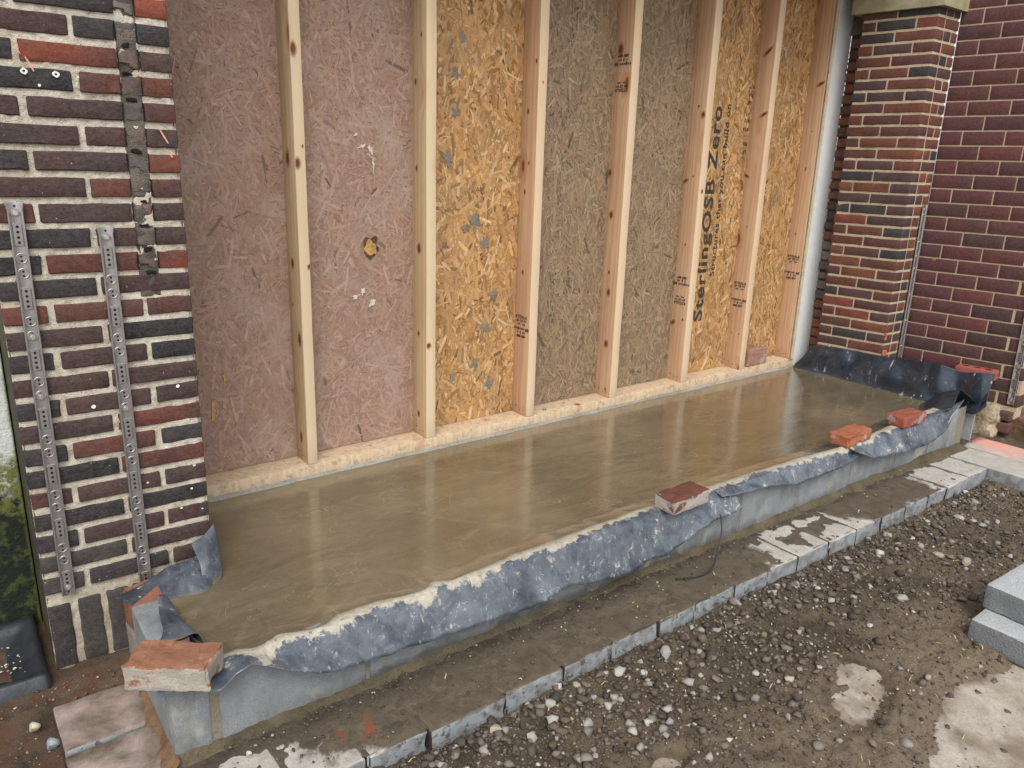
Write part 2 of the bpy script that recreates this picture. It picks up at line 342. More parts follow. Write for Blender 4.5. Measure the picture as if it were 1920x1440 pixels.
def mat_vcol(name, rough=.65, bumpd=.0006, sc_=90, stretch=(1, 1, 1), spec=.3, tint=None, mixf=0, wet=0, stain=None):
    s = N(name); a = s.n('VertexColor'); a.layer_name = 'Col'; w = s.world(stretch); n = s.noise(w, sc_, 5, .7); n2 = s.noise(w, 3.5, 5, .6)
    col = s.mix(s.ramp(n, [(.3, .35), (.55, 0)]), a.outputs[0], s.mix(.55, a.outputs[0], (.02, .015, .01)))
    if stain: col = s.mix(s.ramp(n2, [(.50, 0), (.70, stain[1])]), col, stain[0])
    return s.fin(col, rough, s.bump(n, bumpd), spec=spec)
M_OSB = mat_vcol('osb_flakes', .6, .0006, 120, (1, 1, 1), stain=((.22, .165, .11), .40))
M_PINKB = mat_vcol('pink_board', .55, .0008, 70, stain=((.40, .31, .26), .55))
M_GRAVEL = mat_vcol('gravel', .8, .0015, 200)

def mat_screed():
    s = N('wet_screed'); w = s.world(); mp = s.world((1.1, 4.2, 1)); n = s.noise(mp, 2.6, 7, .68, 1.0); n2 = s.noise(w, 2.1, 4, .6)
    st = s.noise(s.world((1.2, 7, 1)), 7, 6, .75, 1.5); f = s.noise(w, 60, 4, .6)
    col = s.mix(s.ramp(n, [(.34, 0), (.64, 1)]), (.098, .077, .046), (.175, .141, .088))
    col = s.mix(s.ramp(st, [(.55, 0), (.75, .55)]), col, (.30, .25, .16)); big = s.noise(w, 1.1, 5, .6, .6); col = s.mix(s.ramp(big, [(.40, 0), (.62, .55)]), col, (.215, .178, .108)); col = s.mix(s.ramp(n2, [(.4, .5), (.6, 0)]), col, (.095, .074, .042))
    r = s.ramp(s.math('ADD', s.math('MULTIPLY', n, .6), s.math('MULTIPLY', st, .4)), [(.35, .07), (.65, .20)])
    x, y, z = s.sep(w)
    fe = s.ramp(s.math('ADD', y, s.math('MULTIPLY', n, .08)), [(.0, 0), (1, 0)])
    li = s.noise(s.world((1.0, 2.4, 1)), 2.4, 6, .62, 2.2); l1 = s.ramp(s.math('ABSOLUTE', s.math('SUBTRACT', li, .5)), [(.0, 1), (.006, 0)])
    lj = s.noise(s.world((1.3, 1.0, 1)), 3.7, 3, .5, .8); l2 = s.ramp(s.math('ABSOLUTE', s.math('SUBTRACT', lj, .47)), [(.0, 1), (.0035, 0)])
    ln = s.math('MULTIPLY', s.math('MAXIMUM', l1, l2), s.ramp(s.noise(w, 4, 3), [(.45, 0), (.6, .55)])); col = s.mix(ln, col, (.36, .31, .21))
    sp = s.ramp(s.noise(w, 230, 3, .8), [(.66, 0), (.72, .6)]); col = s.mix(sp, col, (.055, .045, .03))
    fleck = s.ramp(s.noise(s.world((1, 3, 1)), 46, 5, .8, 1.2), [(.58, 0), (.68, .5)]); col = s.mix(fleck, col, (.31, .265, .18))
    pud = s.ramp(s.noise(w, 1.7, 5, .7, .5), [(.46, 0), (.50, 1)]); r = s.mix(s.math('MULTIPLY', pud, .75), r, (.05, .05, .05))
    h = s.math('ADD', s.math('MULTIPLY', n, 1.0), s.math('MULTIPLY', st, .3)); 
    def arcs(px, py, k):
        dv = s.n('VectorMath'); dv.operation = 'DISTANCE'; s.L(w, dv.inputs[0]); dv.inputs[1].default_value = (px, py, .24)
        q = s.math('SINE', s.math('ADD', s.math('MULTIPLY', dv.outputs['Value'], k), s.math('MULTIPLY', s.noise(w, 1.3, 2), 9.))); return s.ramp(q, [(.86, 0), (1, 1)])
    ar = s.math('MULTIPLY', s.math('MAXIMUM', arcs(1.9, 1.3, 31.), arcs(4.1, 4.9, 23.)), s.ramp(s.noise(w, 3.1, 4, .7, .5), [(.47, 0), (.60, 1)]))
    col = s.mix(s.math('MULTIPLY', ar, .16), col, (.29, .24, .155))
    h = s.math('ADD', h, s.math('ADD', s.math('MULTIPLY', f, .10), s.math('ADD', s.math('MULTIPLY', ln, .25), s.math('MULTIPLY', ar, .6))))
    return s.fin(col, r, s.bump(h, .0011), spec=.6, coat=.5)
M_SCREED = mat_screed()

def mat_dpm(name, base, film, filmk, white, spl, rough=.34):
    s = N(name); uvn = s.n('UVMap'); uvn.uv_map = 'UV'; U, Vv, _ = s.sep(uvn.outputs[0]); w = s.world()
    n = s.noise(w, 9, 6, .7, .5); m = s.noise(w, 34, 6, .75, .8); f = s.noise(w, 120, 4, .7)
    col = s.mix(s.ramp(n, [(.35, 0), (.65, filmk)]), base, film); col = s.mix(s.ramp(m, [(.56, 0), (.72, filmk)]), col, tuple(min(1, c*1.7) for c in film))
    wv = s.math('ADD', Vv, s.math('MULTIPLY', s.math('SUBTRACT', s.noise(w, 7, 7, .72), .5), white[1])); wm = s.ramp(wv, [(white[0], 1), (white[0]+.05, 0)])
    wm = s.math('MULTIPLY', wm, s.ramp(m, [(.30, .25), (.42, 1)]))
    sm = s.ramp(s.math('ADD', s.math('MULTIPLY', m, .6), s.math('MULTIPLY', n, .4)), [(spl, 0), (spl+.035, 1)])
    vd = s.voro(s.world((1, 1, .45)), 26); dots = s.math('MULTIPLY', s.ramp(vd, [(.10, 1), (.15, 0)]), s.ramp(s.noise(w, 4, 2), [(.5, 0), (.58, .9)]))
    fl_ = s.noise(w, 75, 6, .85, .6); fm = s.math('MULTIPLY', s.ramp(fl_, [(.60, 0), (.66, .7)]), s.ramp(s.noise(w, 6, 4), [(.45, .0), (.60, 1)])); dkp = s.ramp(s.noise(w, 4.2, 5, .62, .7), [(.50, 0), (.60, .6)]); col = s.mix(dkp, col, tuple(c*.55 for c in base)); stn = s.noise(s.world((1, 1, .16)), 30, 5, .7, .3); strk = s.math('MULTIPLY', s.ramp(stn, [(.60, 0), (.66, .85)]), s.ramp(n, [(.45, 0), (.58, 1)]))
    allw = s.math('MAXIMUM', s.math('MAXIMUM', wm, sm), s.math('MAXIMUM', dots, s.math('MAXIMUM', strk, fm)))
    allw = s.math('MULTIPLY', allw, s.ramp(f, [(.30, .55), (.45, 1)]))
    cem = s.mix(s.ramp(m, [(.3, 0), (.7, 1)]), (.30, .26, .185), (.52, .485, .41)); col = s.mix(allw, col, cem)
    mudw = s.math('MULTIPLY', s.ramp(Vv, [(.02, .9), (.20, 0)]), s.ramp(s.noise(w, 5, 5, .7), [(.42, 0), (.52, 1)])); col = s.mix(mudw, col, (.15, .12, .065))
    r = s.mix(allw, (rough,)*3, (.85,)*3)
    h = s.math('ADD', s.math('MULTIPLY', allw, .5), s.math('MULTIPLY', n, .6))
    return s.fin(col, r, s.bump(h, .0009), spec=.6)
M_DPM = mat_dpm('membrane_front', (.050, .062, .082), (.160, .180, .208), .9, (.28, 1.3), .575, .18)
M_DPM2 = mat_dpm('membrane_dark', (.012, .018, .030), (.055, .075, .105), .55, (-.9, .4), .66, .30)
def mat_metal():
    s = N('galvanised_steel'); c = s.world(); n = s.noise(c, 30, 4); n2 = s.noise(c, 300, 3)
    col = s.mix(n, (.30, .285, .28), (.46, .44, .43))
    return s.fin(col, s.ramp(n2, [(.3, .32), (.7, .5)]), s.bump(n, .0005), metal=.85)
M_STEEL = mat_metal()
M_BOLT = mat_simple('bright_bolt', (.75, .74, .72), .25, 0, 50, .1, .5, .9)
M_HOLE = mat_simple('hole_dark', (.012, .01, .01), .8)
M_WHITE = mat_simple('white_frame_paint', (.68, .70, .70), .5, .0006, 20, .07, .4, 0, True)
M_STONE = mat_simple('weathered_stone', (.34, .31, .20), .85, .002, 22, .3, .2, 0, True)
M_ROUGHREV = mat_simple('rough_reveal_mortar', (.16, .13, .10), .9, .004, 40, .5, .2, 0, True)

# ------------------------------------------------------------------ colour codes of bricks
PAL = {'D': (.030, .027, .028), 'N': (.014, .017, .021), 'P': (.068, .032, .028), 'M': (.125, .036, .023), 'R': (.23, .052, .024), 'G': (.058, .053, .046)}
def jit(c, a=.16):
    k = 1+random.uniform(-a, a); return tuple(min(1, x*k*(1+random.uniform(-.05, .05))) for x in c)

# ================================================================== SETTING
# ground: soil relief, one sheet to the horizon
def concrete_bare(X, Y):
    """1 where old concrete lies bare"""
    nz = (vnoise(X*3.5, Y*3.5, 3, 6)-.5)+.55*(vnoise(X*16, Y*16, 33, 5, .65)-.5)
    a = ((X-2.42)/.27)**2+((Y-1.11+(X-2.42)*-.25)/.13)**2+nz*1.9
    edge = np.interp(X, [1.9, 2.2, 2.45, 2.58, 2.72, 3.06, 3.6, 6], [.75, .83, .90, .92, .97, .93, .80, .70])
    b = (Y-edge)/.10+nz*1.6
    c = ((X-1.62)/.10)**2+((Y-1.28)/.05)**2+nz*1.9
    return np.maximum(np.maximum(np.clip((1.25-a)*1.2, 0, 1), np.clip((.5-b)*.9, 0, 1)), np.clip((1-c)*1.2, 0, 1))
def soil_h(X, Y):
    base = -.088+.022*(vnoise(X*1.6, Y*1.6, 1, 3)-.5)*2+.020*np.exp(-((Y-1.70)/.06)**2)*vnoise(X*3, Y*3, 7, 4)
    rough = .022*(vnoise(X*9, Y*9, 2, 6, .62)-.5)*2+.016*(np.abs(vnoise(X*26, Y*26, 5, 4)-.5)*2)
    z = base+rough
    z += .03*np.exp(-((Y-1.60)/.10)**2)*np.clip((2.2-X)/1.0, 0, 1)                       # spoil heaped against the first pavers
    z += np.clip((1.3-X)/.8, 0, 1)*.02
    bare = concrete_bare(X, Y); z = z*(1-bare)+(-.1235+.45*rough)*bare
    z = np.where((X < .40) & (Y > 1.95), z*0.55-.028, z)
    z = np.where((X < .42) & (Y > 2.50), np.maximum(z, -.012+.02*vnoise(X*20, Y*20, 4, 3)), z)   # mud packed at the foot of the pier
    z = np.where((X > .46) & (Y > 1.76), -.11, z)
    z = np.where((X > 5.55) & (Y > 1.0), -.02+rough*1.2, z)
    return z
xs = np.unique(np.concatenate([[-80, -30, -12, -5, -2.5, -1.2, -.7, -.45], np.arange(-.3, 6.3, .011), [6.6, 7.5, 9, 13, 25, 50, 90]]))
ys = np.unique(np.concatenate([[-80, -30, -12, -5, -2, -.8, 0, .2], np.arange(.35, 2.75, .011), [2.9, 3.3, 4, 6, 12, 30, 80]]))
X, Y = np.meshgrid(xs, ys, indexing='ij'); Z = soil_h(X, Y)
ground = top('ground', mk('ground', np.stack([X, Y, Z], -1).reshape(-1, 3), gridF(len(xs), len(ys)), M_SOIL, True)); ground['kind'] = 'structure'
gx = np.unique(np.r_[np.arange(1.3, 4.6, .012), np.linspace(4.6, 7, 12)]); gy = np.unique(np.r_[np.linspace(-1.5, .35, 10), np.arange(.35, 1.5, .012)]); X, Y = np.meshgrid(gx, gy, indexing='ij')
raw = concrete_bare(X, Y); dust = np.clip((1-raw)*2.6-.05+(vnoise(X*9, Y*9, 91, 6, .68)-.5)*1.5, 0, 1)
dust = np.maximum(dust, np.clip((vnoise(X*4, Y*4, 92, 6, .62)-.56)*5, 0, .8))
pth = top('concrete_path', mk('concrete_path', np.stack([X, Y, -.1165+.007*(vnoise(X*11, Y*11, 8, 5)-.3)], -1).reshape(-1, 3), gridF(len(gx), len(gy)), M_CONC, True, cols=np.repeat(dust.reshape(-1, 1), 3, 1))); pth['kind'] = 'structure'

# pavers: setting 'pavement' with a child for each paver
pav = empty('pavement', (0, 0, 0)); pav['kind'] = 'structure'
jx = [.385, .62, .835, 1.045, 1.342, 1.598, 1.84, 2.088, 2.298, 2.558, 2.793, 3.022, 3.277, 3.515, 3.756, 4.002, 4.258, 4.462, 4.745, 4.992]
pm = {}
for i in range(len(jx)-1):
    wdt = jx[i+1]-jx[i]-.005
    me = box_lattice(wdt, .31, .10, (8, 8, 3), .008, .0026, i, nscale=14, chips=.022, mat=M_PAVER, name='paver')
    child('paver', me, pav, (jx[i], 1.735+random.uniform(-.003, .003)+(-.012 if i in (0, 3) else 0), -.10+random.uniform(-.003, .001)))
for i, (y0, y1) in enumerate([(1.50, 1.735), (1.745, 1.995), (2.005, 2.243), (2.252, 2.492)]):
    me = box_lattice(.262, y1-y0, .10, (5, 5, 2), .009, .0025, 40+i, nscale=12, chips=.01, mat=M_PAVER, name='paver')
    child('paver', me, pav, (.118, y0, -.10+.006*(i == 3)))
for i, (x0, x1) in enumerate([(5.003, 5.283), (5.292, 5.572)]):
    for j, (y0, y1) in enumerate([(1.52, 2.03), (1.0, 1.512), (.48, .99)]):
        me = box_lattice(x1-x0, y1-y0, .10, (5, 8, 2), .006, .0012, 50+i*3+j, nscale=10, chips=.006, mat=M_PAVER, name='kerb_paver')
        child('kerb_paver', me, pav, (x0, y0, -.099))

us = np.linspace(.39, 4.98, 900); vs = np.linspace(1.745, 2.02, 60); X, Y = np.meshgrid(us, vs, indexing='ij')
prof = np.interp(X, [.39, .6, 1.0, 1.25, 2.5, 2.78, 3.0, 3.5, 3.78, 4.3, 4.53, 4.98], [.1, .3, .6, .62, .60, .48, .12, .15, .55, .52, .12, .05])
mk_ = prof+(vnoise(X*5, Y*5, 61, 6, .6)-.5)*.9+np.clip((Y-1.90)/.12, 0, 1)*.45-np.clip((1.80-Y)/.06, 0, 1)*.30
Zm = -.004+.0095*np.clip((mk_-.47)*1.8, 0, 1)+.010*np.clip((Y-1.93)/.09, 0, 1)*vnoise(X*20, Y*20, 63, 4)*np.clip(mk_*2, 0, 1)+.004*(vnoise(X*45, Y*45, 62, 4)-.5)
mud = top('mud', mk('mud', np.stack([X, Y, Zm], -1).reshape(-1, 3), gridF(900, 60), M_MUD, True)); mud['kind'] = 'structure'
# slab of wet screed (inside the block kerb)
def yplate(x): return 3.245+.018*x
SX = np.linspace(.48, 5.36, 330); SY = np.linspace(0, 1, 160)**1.2
XX, TT = np.meshgrid(SX, SY, indexing='ij')
INNER = [(.30, 2.05), (.578, 2.059), (.622, 2.03), (.705, 2.063), (.825, 2.02), (.895, 2.065), (1.05, 2.06), (1.198, 2.025), (1.254, 2.067), (1.318, 2.035), (1.591, 2.065), (1.725, 2.07), (1.952, 2.075), (2.083, 2.082), (2.281, 2.09), (2.36, 2.075), (2.743, 2.085), (3.444, 2.065), (3.902, 2.03), (4.111, 2.055), (4.697, 2.10), (5.074, 2.11), (5.4, 2.11)]
y0 = np.interp(XX, [p[0] for p in INNER], [p[1] for p in INNER])-.018+.03*(vnoise(XX*9, XX*0, 11, 5)-.5); y1 = yplate(XX)+.03
y1 = np.where(XX < .71, 2.66, y1)
YY = y0+(y1-y0)*TT
ZZ = .238+.0525*np.clip(1-(YY-y0)/.15, 0, 1)**1.25*(.94+.10*vnoise(XX*5, YY*5, 12, 3))+.0022*(vnoise(XX*2.2, YY*9, 13, 4)-.5)
ZZ = np.where(TT < .008, ZZ-.006, ZZ)
slab = top('floor_slab', mk('floor_slab', np.stack([XX, YY, ZZ], -1).reshape(-1, 3), gridF(330, 160), M_SCREED, True)); slab['kind'] = 'structure'

# ================================================================== LEFT BRICK PIER
PX0, PX1, PY = .158, .695, 2.694
pier = tag(empty('brick_pier', (.42, 2.9, 0)), 'dark purple and charcoal brick pier with thick cream mortar, left of the opening', 'brick pier')
bm_cache = {}
def brick_me(L, D=.10, H=.055, kind='L', mat=M_BRICK, rough=.0022, u=(1, 0), v=(0, 1), ns=(5, 1, 2), inset=.004, chips=0):
    key = (round(L, 3), D, H, kind); lst = bm_cache.setdefault(key, [])
    if len(lst) < 4:
        lst.append(box_lattice(L, D, H, ns, inset, rough, random.randint(0, 999), u, v, 22, chips, mat, 'brick')); return lst[-1]
    return random.choice(lst)
rows = {0: 'DDR', 1: 'PD', 2: 'DRP', 3: 'NM', 4: 'PPM', 5: 'PP', 6: 'DPR', 7: 'PM', 8: 'MPP', 9: 'DP', 10: 'NMR', 11: 'DP', 12: 'MMM', 13: 'PN', 14: 'DPN', 15: 'PP',
        16: 'DPP', 17: 'PM', 18: 'DMD', 19: 'NM', 20: 'MPP', 21: 'DN', 22: 'DPP', 23: 'GP', 24: 'GDP'}
for k in range(-7, 25):
    zb = 2.085-.075*k; ev = k % 2 == 0; H = .0555
    code = rows.get(k, ''.join(random.choice('DPMPN') for _ in range(3)))
    segs = [(PX0, .276), (.292, .543), (.559, PX1)] if ev else [(PX0, .418), (.433, PX1)]
    if k <= 10:
        segs = [(PX0, .276), (.292, .543), (.602, PX1)] if ev else [(PX0, .418), (.433, .543), (.602, PX1)]
        cds = code if ev else code[0]+code[1]+random.choice(code[1]+'MP')
    else: cds = code
    for (a, b), c in zip(segs, cds):
        a += random.uniform(-.003, .003) if a > PX0 else 0; b += random.uniform(-.003, .003) if b < PX1 else 0
        me = brick_me(round((b-a)*100)/100 if k < 0 else b-a, .10, H, 'L', chips=.006)
        child('brick', me, pier, (a, PY+random.uniform(-.003, .003), zb+random.uniform(-.0015, .0015)), jit(PAL[c]))
    if k <= 10:                                   # infill between the two saw cuts
        c = random.choice([(.24, .20, .175), (.17, .11, .09), (.26, .15, .12), (.13, .12, .11), (.20, .15, .13)])
        me = brick_me(.056, .09, .056, 'patch', ns=(4, 1, 4), inset=.006, rough=.0055, chips=.05)
        for xx in (.5425, .602): child('saw_cut', plainbox('saw_cut', (-.0009, 0, .002), (.0012, .02, .056), M_VOID), pier, (xx+random.uniform(-.001, .001), PY-.0012, zb))
        child('patch', me, pier, (.5445, PY+.0005+random.uniform(-.001, .005), zb), c)
        if not ev or k in (2, 8, 10):
            gw = random.uniform(.014, .040); child('gap', box_lattice(gw, .03, random.uniform(.008, .016), (4, 1, 3), .003, .005, k+50, nscale=45, mat=M_VOID, name='gap'), pier, (.573-gw/2+random.uniform(-.008, .008), PY-.0015, zb-.019))
# soldier course
for a, b, c in [(.160, .226, 'D'), (.248, .318, 'G'), (.336, .402, 'G'), (.420, .486, 'G'), (.505, .57, 'D'), (.59, .66, 'D')]:
    child('soldier_brick', brick_me(b-a, .10, .238, 'S', ns=(3, 1, 6), chips=.012, rough=.004), pier, (a, PY+random.uniform(-.003, .002), .002 if a > .2 else .0), jit(PAL[c]))
child('old_joint', box_lattice(.060, .03, 1.50, (3, 1, 60), .004, .006, 77, nscale=30, mat=mat_mortar('dirty_joint', (.10, .088, .075), (.22, .19, .155), (.02, .018, .016), .010, 32), name='old_joint'), pier, (.5425, PY+.0045, 1.245))
# mortar body with raised joints
mxs = np.linspace(PX0+.001, PX1-.001, 110); mzs = np.linspace(-.03, 2.65, 540); X, Z = np.meshgrid(mxs, mzs, indexing='ij')
Yf = PY+.0078-.0085*(vnoise(X*55, Z*55, 21, 4)-.45)-.003*(vnoise(X*9, Z*9, 22, 3)-.5)
Yf = np.where((X < PX0+.006) | (X > PX1-.006), Yf+.006, Yf)
mb = mk('mortar', np.stack([X, Yf, Z], -1).reshape(-1, 3), gridF(110, 540)[:, ::-1], M_MORTAR, True)
child('mortar', mb, pier)
M_MOSS = mat_simple('mossy_side', (.062, .060, .034), .9, .006, 30, .6, .2, 0, True)
child('pier_core', plainbox('pier_core', (PX0+.004, PY+.014, -.03), (PX1-.004, 3.20, 3.9), M_MOSS), pier)

M_CHALK = mat_simple('pink_chalk', (.62, .30, .24), .9); M_WPAINT = mat_simple('white_paint_spot', (.72, .71, .68), .8)
def mark(nm, x, z, w_, h_, ang, mat, sd):
    V = [(0, 0, 0)]; n = 14
    for i in range(n):
        a = 2*math.pi*i/n; r = 1+.35*mn.noise(Vector((math.cos(a)*2+sd, math.sin(a)*2, sd))); px, pz = math.cos(a)*w_*r, math.sin(a)*h_*r
        V.append((px*math.cos(ang)-pz*math.sin(ang), 0, px*math.sin(ang)+pz*math.cos(ang)))
    child(nm, mk(nm, V, [(0, (i+1) % n+1, i+1) for i in range(n)][::1], mat), pier, (x, PY-.0072, z))
for i, (x, z) in enumerate([(.2960, 1.905), (.3745, 1.903)]):
    mark('paint_spot', x, z, .0095, .0085, 0, M_WPAINT, i+2); o = mark('drill_hole', x, z, .0035, .0032, 0, M_HOLE, i+5)
for i, (x, z, L, a) in enumerate([(.285, 1.962, .016, .55), (.312, 1.925, .022, .45), (.652, 1.745, .026, .5), (.668, 1.690, .010, .4), (.33, 1.87, .004, 0), (.43, 1.90, .003, 0)]):
    mark('chalk_mark' if L > .005 else 'paint_spot', x, z, .0028 if L > .005 else L, L, a, M_CHALK if L > .005 else M_WPAINT, i+9)
for i, (x, z, r_) in enumerate([(.365, .905, .007), (.625, .935, .006), (.655, .64, .005), (.57, .725, .004), (.64, .555, .004), (.60, .49, .004), (.67, .47, .0035), (.50, .61, .004)]):
    mark('paint_spot', x, z, r_, r_*.9, 0, M_WPAINT, i+20)

# rendered wall behind pier, far left
def mat_render():
    s = N('painted_render'); w = s.world(); z = s.sep(w)[2]; n = s.noise(w, 7, 7, .75, .4); f = s.noise(w, 70, 5, .7); n2 = s.noise(w, 20, 5, .7)
    hz = s.math('ADD', z, s.math('MULTIPLY', s.math('SUBTRACT', n, .5), .42))
    wh = s.mix(s.ramp(n2, [(.3, 0), (.7, 1)]), (.52, .56, .51), (.66, .68, .64))
    bk = s.mix(s.ramp(n2, [(.5, 0), (.6, 1)]), (.012, .018, .012), (.05, .065, .018))
    ms = s.mix(f, (.07, .08, .012), (.20, .20, .06))
    col = s.mix(s.ramp(hz, [(.52, 1), (.60, 0)]), wh, bk)
    mm = s.math('MULTIPLY', s.ramp(hz, [(.40, 0), (.52, 1), (.60, 1), (.68, 0)]), s.ramp(n2, [(.42, 0), (.5, 1)])); col = s.mix(mm, col, ms)
    x = s.sep(w)[0]; em = s.math('MULTIPLY', s.ramp(s.math('ADD', x, s.math('MULTIPLY', n, .05)), [(.170, 0), (.185, 1)]), .9); col = s.mix(em, col, ms)
    return s.fin(col, s.ramp(hz, [(.5, .5), (.6, .85)]), s.bump(s.math('ADD', n2, f), .005), spec=.35)
rw = tag(top('rendered_wall', plainbox('rendered_wall', (-2.5, 3.05, -.06), (.157, 3.3, 3.9), mat_render(), .003)), 'white painted render wall with mossy black base behind the left pier', 'wall')

# black plastic gully beside pier
M_GULLY = mat_simple('black_plastic', (.022, .024, .030), .38, .003, 18, .6, .5, 0, True)
gl = tag(empty('drain_gully', (-.1, 2.8, -.02)), 'black plastic gully surround full of render crumbs, at the foot of the mossy wall', 'drain gully')
gu = np.linspace(-.75, .146, 60); gv = np.linspace(2.60, 3.045, 34); X, Y = np.meshgrid(gu, gv, indexing='ij')
rim = np.minimum(np.minimum((.146-X), (Y-2.60)), 3.045-Y)
Zg = .035-.055*np.clip((rim-.05)/.09, 0, 1)**.8+.012*np.clip(1-np.abs(rim-.03)/.03, 0, 1)+.006*vnoise(X*12, Y*12, 31, 4)
Zg[:, 0] = -.10; Zg[-1, :] = -.10
child('gully_tray', mk('gully_tray', np.stack([X, Y, Zg], -1).reshape(-1, 3), gridF(60, 34), M_GULLY, True), gl)
bm = bmesh.new(); bmesh.ops.create_circle(bm, cap_ends=True, radius=.022, segments=20); me = bpy.data.meshes.new('drain_hole'); bm.to_mesh(me); bm.free(); me.materials.append(M_HOLE)
o = child('drain_hole', me, gl, (.0, 2.70, .004)); o.scale = (1.2, .7, 1)

# ================================================================== BLOCK KERB
TOPZ = .283
kb = tag(empty('block_kerb', (2.8, 2.05, 0)), 'low grey aerated block upstand edging the wet slab', 'block wall')
bx = [.500, .984, 1.490, 1.975, 2.455, 2.940, 3.432, 3.92, 4.405, 4.80, 5.17]
child('block', box_lattice(.105, .46, TOPZ-.006, (3, 6, 4), .004, .0012, 3, mat=M_BLOCK, name='block', chips=.006), kb, (.374, 2.024, 0))
for i in range(len(bx)-1):
    L = bx[i+1]-bx[i]-.014
    me = box_lattice(L, .055, TOPZ-.030, (8, 2, 4), .004, .0012, 60+i, mat=M_BLOCK, name='block', chips=.006)
    child('block', me, kb, (bx[i]+.007, 2.024+random.uniform(-.001, .001), .012))
child('block', box_lattice(.10, .9, .215, (2, 8, 4), .004, .0012, 90, mat=M_BLOCK, name='block'), kb, (5.17, 2.05, .012))
mxs = np.linspace(.472, 5.268, 700); mzs = np.linspace(-.02, TOPZ-.01, 34); X, Z = np.meshgrid(mxs, mzs, indexing='ij')
Yf = 2.0275-.003*(vnoise(X*30, Z*30, 41, 4)-.5)
child('mortar', mk('mortar', np.stack([X, Yf, Z], -1).reshape(-1, 3), gridF(700, 34)[:, ::-1], M_GREYMORT, True), kb)
# fillet of mortar and mud along the foot
us = np.linspace(.372, 5.25, 700); vs = np.linspace(0, 1, 9); X, V_ = np.meshgrid(us, vs, indexing='ij')
wd = .016+.055*vnoise(X*6, X*0, 43, 6)**1.5+.05*np.clip((X-4.3), 0, .6); hh = .012+.034*vnoise(X*5, X*0, 44, 5)
Yf = 2.026-wd*V_-.006*(vnoise(X*40, V_*3, 48, 3)-.5); Zf = hh*(1-V_)**1.6+.012*(vnoise(X*30, V_*4, 45, 5)-.5)+.0035-.014*(V_ > .99)
child('mortar_fillet', mk('mortar_fillet', np.stack([X, Yf, Zf], -1).reshape(-1, 3), gridF(700, 9)[:, ::-1], mat_mortar('muddy_mortar', (.09, .073, .046), (.165, .135, .088), (.035, .027, .018), .006), True), kb)
us = np.linspace(1.99, 2.56, 80); Y, V_ = np.meshgrid(us, vs, indexing='ij')
Xf = .377-(.004+.07*vnoise(Y*14, Y*0, 46, 5)**1.4)*V_; Zf = .03*(1-V_)**1.5+.004*vnoise(Y*25, V_*4, 47)-.01*(V_ > .99)
child('mortar_fillet', mk('side_fillet', np.stack([Xf, Y, Zf], -1).reshape(-1, 3), gridF(80, 9), mat_mortar('red_mud', (.17, .09, .05), (.22, .14, .08), (.07, .04, .025), .004), True), kb)
child('end_brick', box_lattice(.105, .17, .13, (4, 5, 3), .006, .003, 5, mat=M_PBRICK, chips=.02, name='end_brick'), kb, (.378, 2.495, .135), (.30, .12, .08))
child('end_brick', box_lattice(.105, .17, .13, (4, 5, 3), .006, .003, 6, mat=M_PBRICK, chips=.01, name='end_brick'), kb, (.378, 2.495, .0), (.36, .30, .27))
child('joint_board', plainbox('joint_board', (0, 0, 0), (.012, .085, .235), mat_simple('grey_board', (.30, .31, .33), .7, .001, 30, .15), .001), kb, (5.33, 1.995, .03))

# ================================================================== TIMBER FRAME
fr = tag(empty('timber_stud_wall', (3, 3.4, .24)), 'pale pine stud wall lined with pink, grey and orange chipboard closing the opening', 'stud wall')
tw = .058; SH = 2.78
def stud_mesh(w, d, h, seed, mat):
    me = box_lattice(w, d, h, (2, 2, 26), .003, .0022, seed, nscale=2.2, mat=mat, name='stud'); return me
studs = [(1.307, .048, M_STUDY, 0), (1.957, .055, M_STUDY, 0), (2.626, .056, M_STUDP, 0), (3.296, .060, M_STUDP, 0), (3.973, .062, M_STUDP, 0), (4.615, .060, M_STUDP, 0), (5.247, .050, M_STUDP, 0)]
studobs = []
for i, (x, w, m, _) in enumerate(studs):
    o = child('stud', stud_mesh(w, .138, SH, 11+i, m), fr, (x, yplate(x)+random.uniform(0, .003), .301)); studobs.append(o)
    if i == 6: child('weathered_strip', plainbox('weathered_strip', (0, 0, 0), (.032, .012, SH), M_WEATH, .001), fr, (x+.001, yplate(x)-.014, .301))
# bright front faces of the studs: light painted into the timber colour as cream
pl = box_lattice(4.72, .15, .075, (60, 3, 2), .003, .002, 5, nscale=5, mat=M_PLATE, name='bottom_plate', chips=.006)
V = np.empty(len(pl.vertices)*3, dtype=np.float32); pl.vertices.foreach_get('co', V); V = V.reshape(-1, 3); V[:, 1] += .018*V[:, 0]; pl.vertices.foreach_set('co', V.ravel()); pl.update()
child('bottom_plate', pl, fr, (.60, yplate(.60), .225))
us = np.linspace(.69, 5.3, 500); vs = np.linspace(0, 1, 5); X, V_ = np.meshgrid(us, vs, indexing='ij')
wd = (.012+.03*vnoise(X*5, X*0, 51, 5))
Yf = yplate(X)+.004-wd*V_; Zf = .2385+.013*(1-V_)+.006*(vnoise(X*18, V_*3, 52, 3)-.5)*(V_ < .9)-.004*(V_ > .99)
child('mortar_seal', mk('mortar_seal', np.stack([X, Yf, Zf], -1).reshape(-1, 3), gridF(500, 5)[:, ::-1], mat_mortar('seal', (.24, .23, .19), (.36, .35, .31), (.12, .1, .07), .003), True), fr)
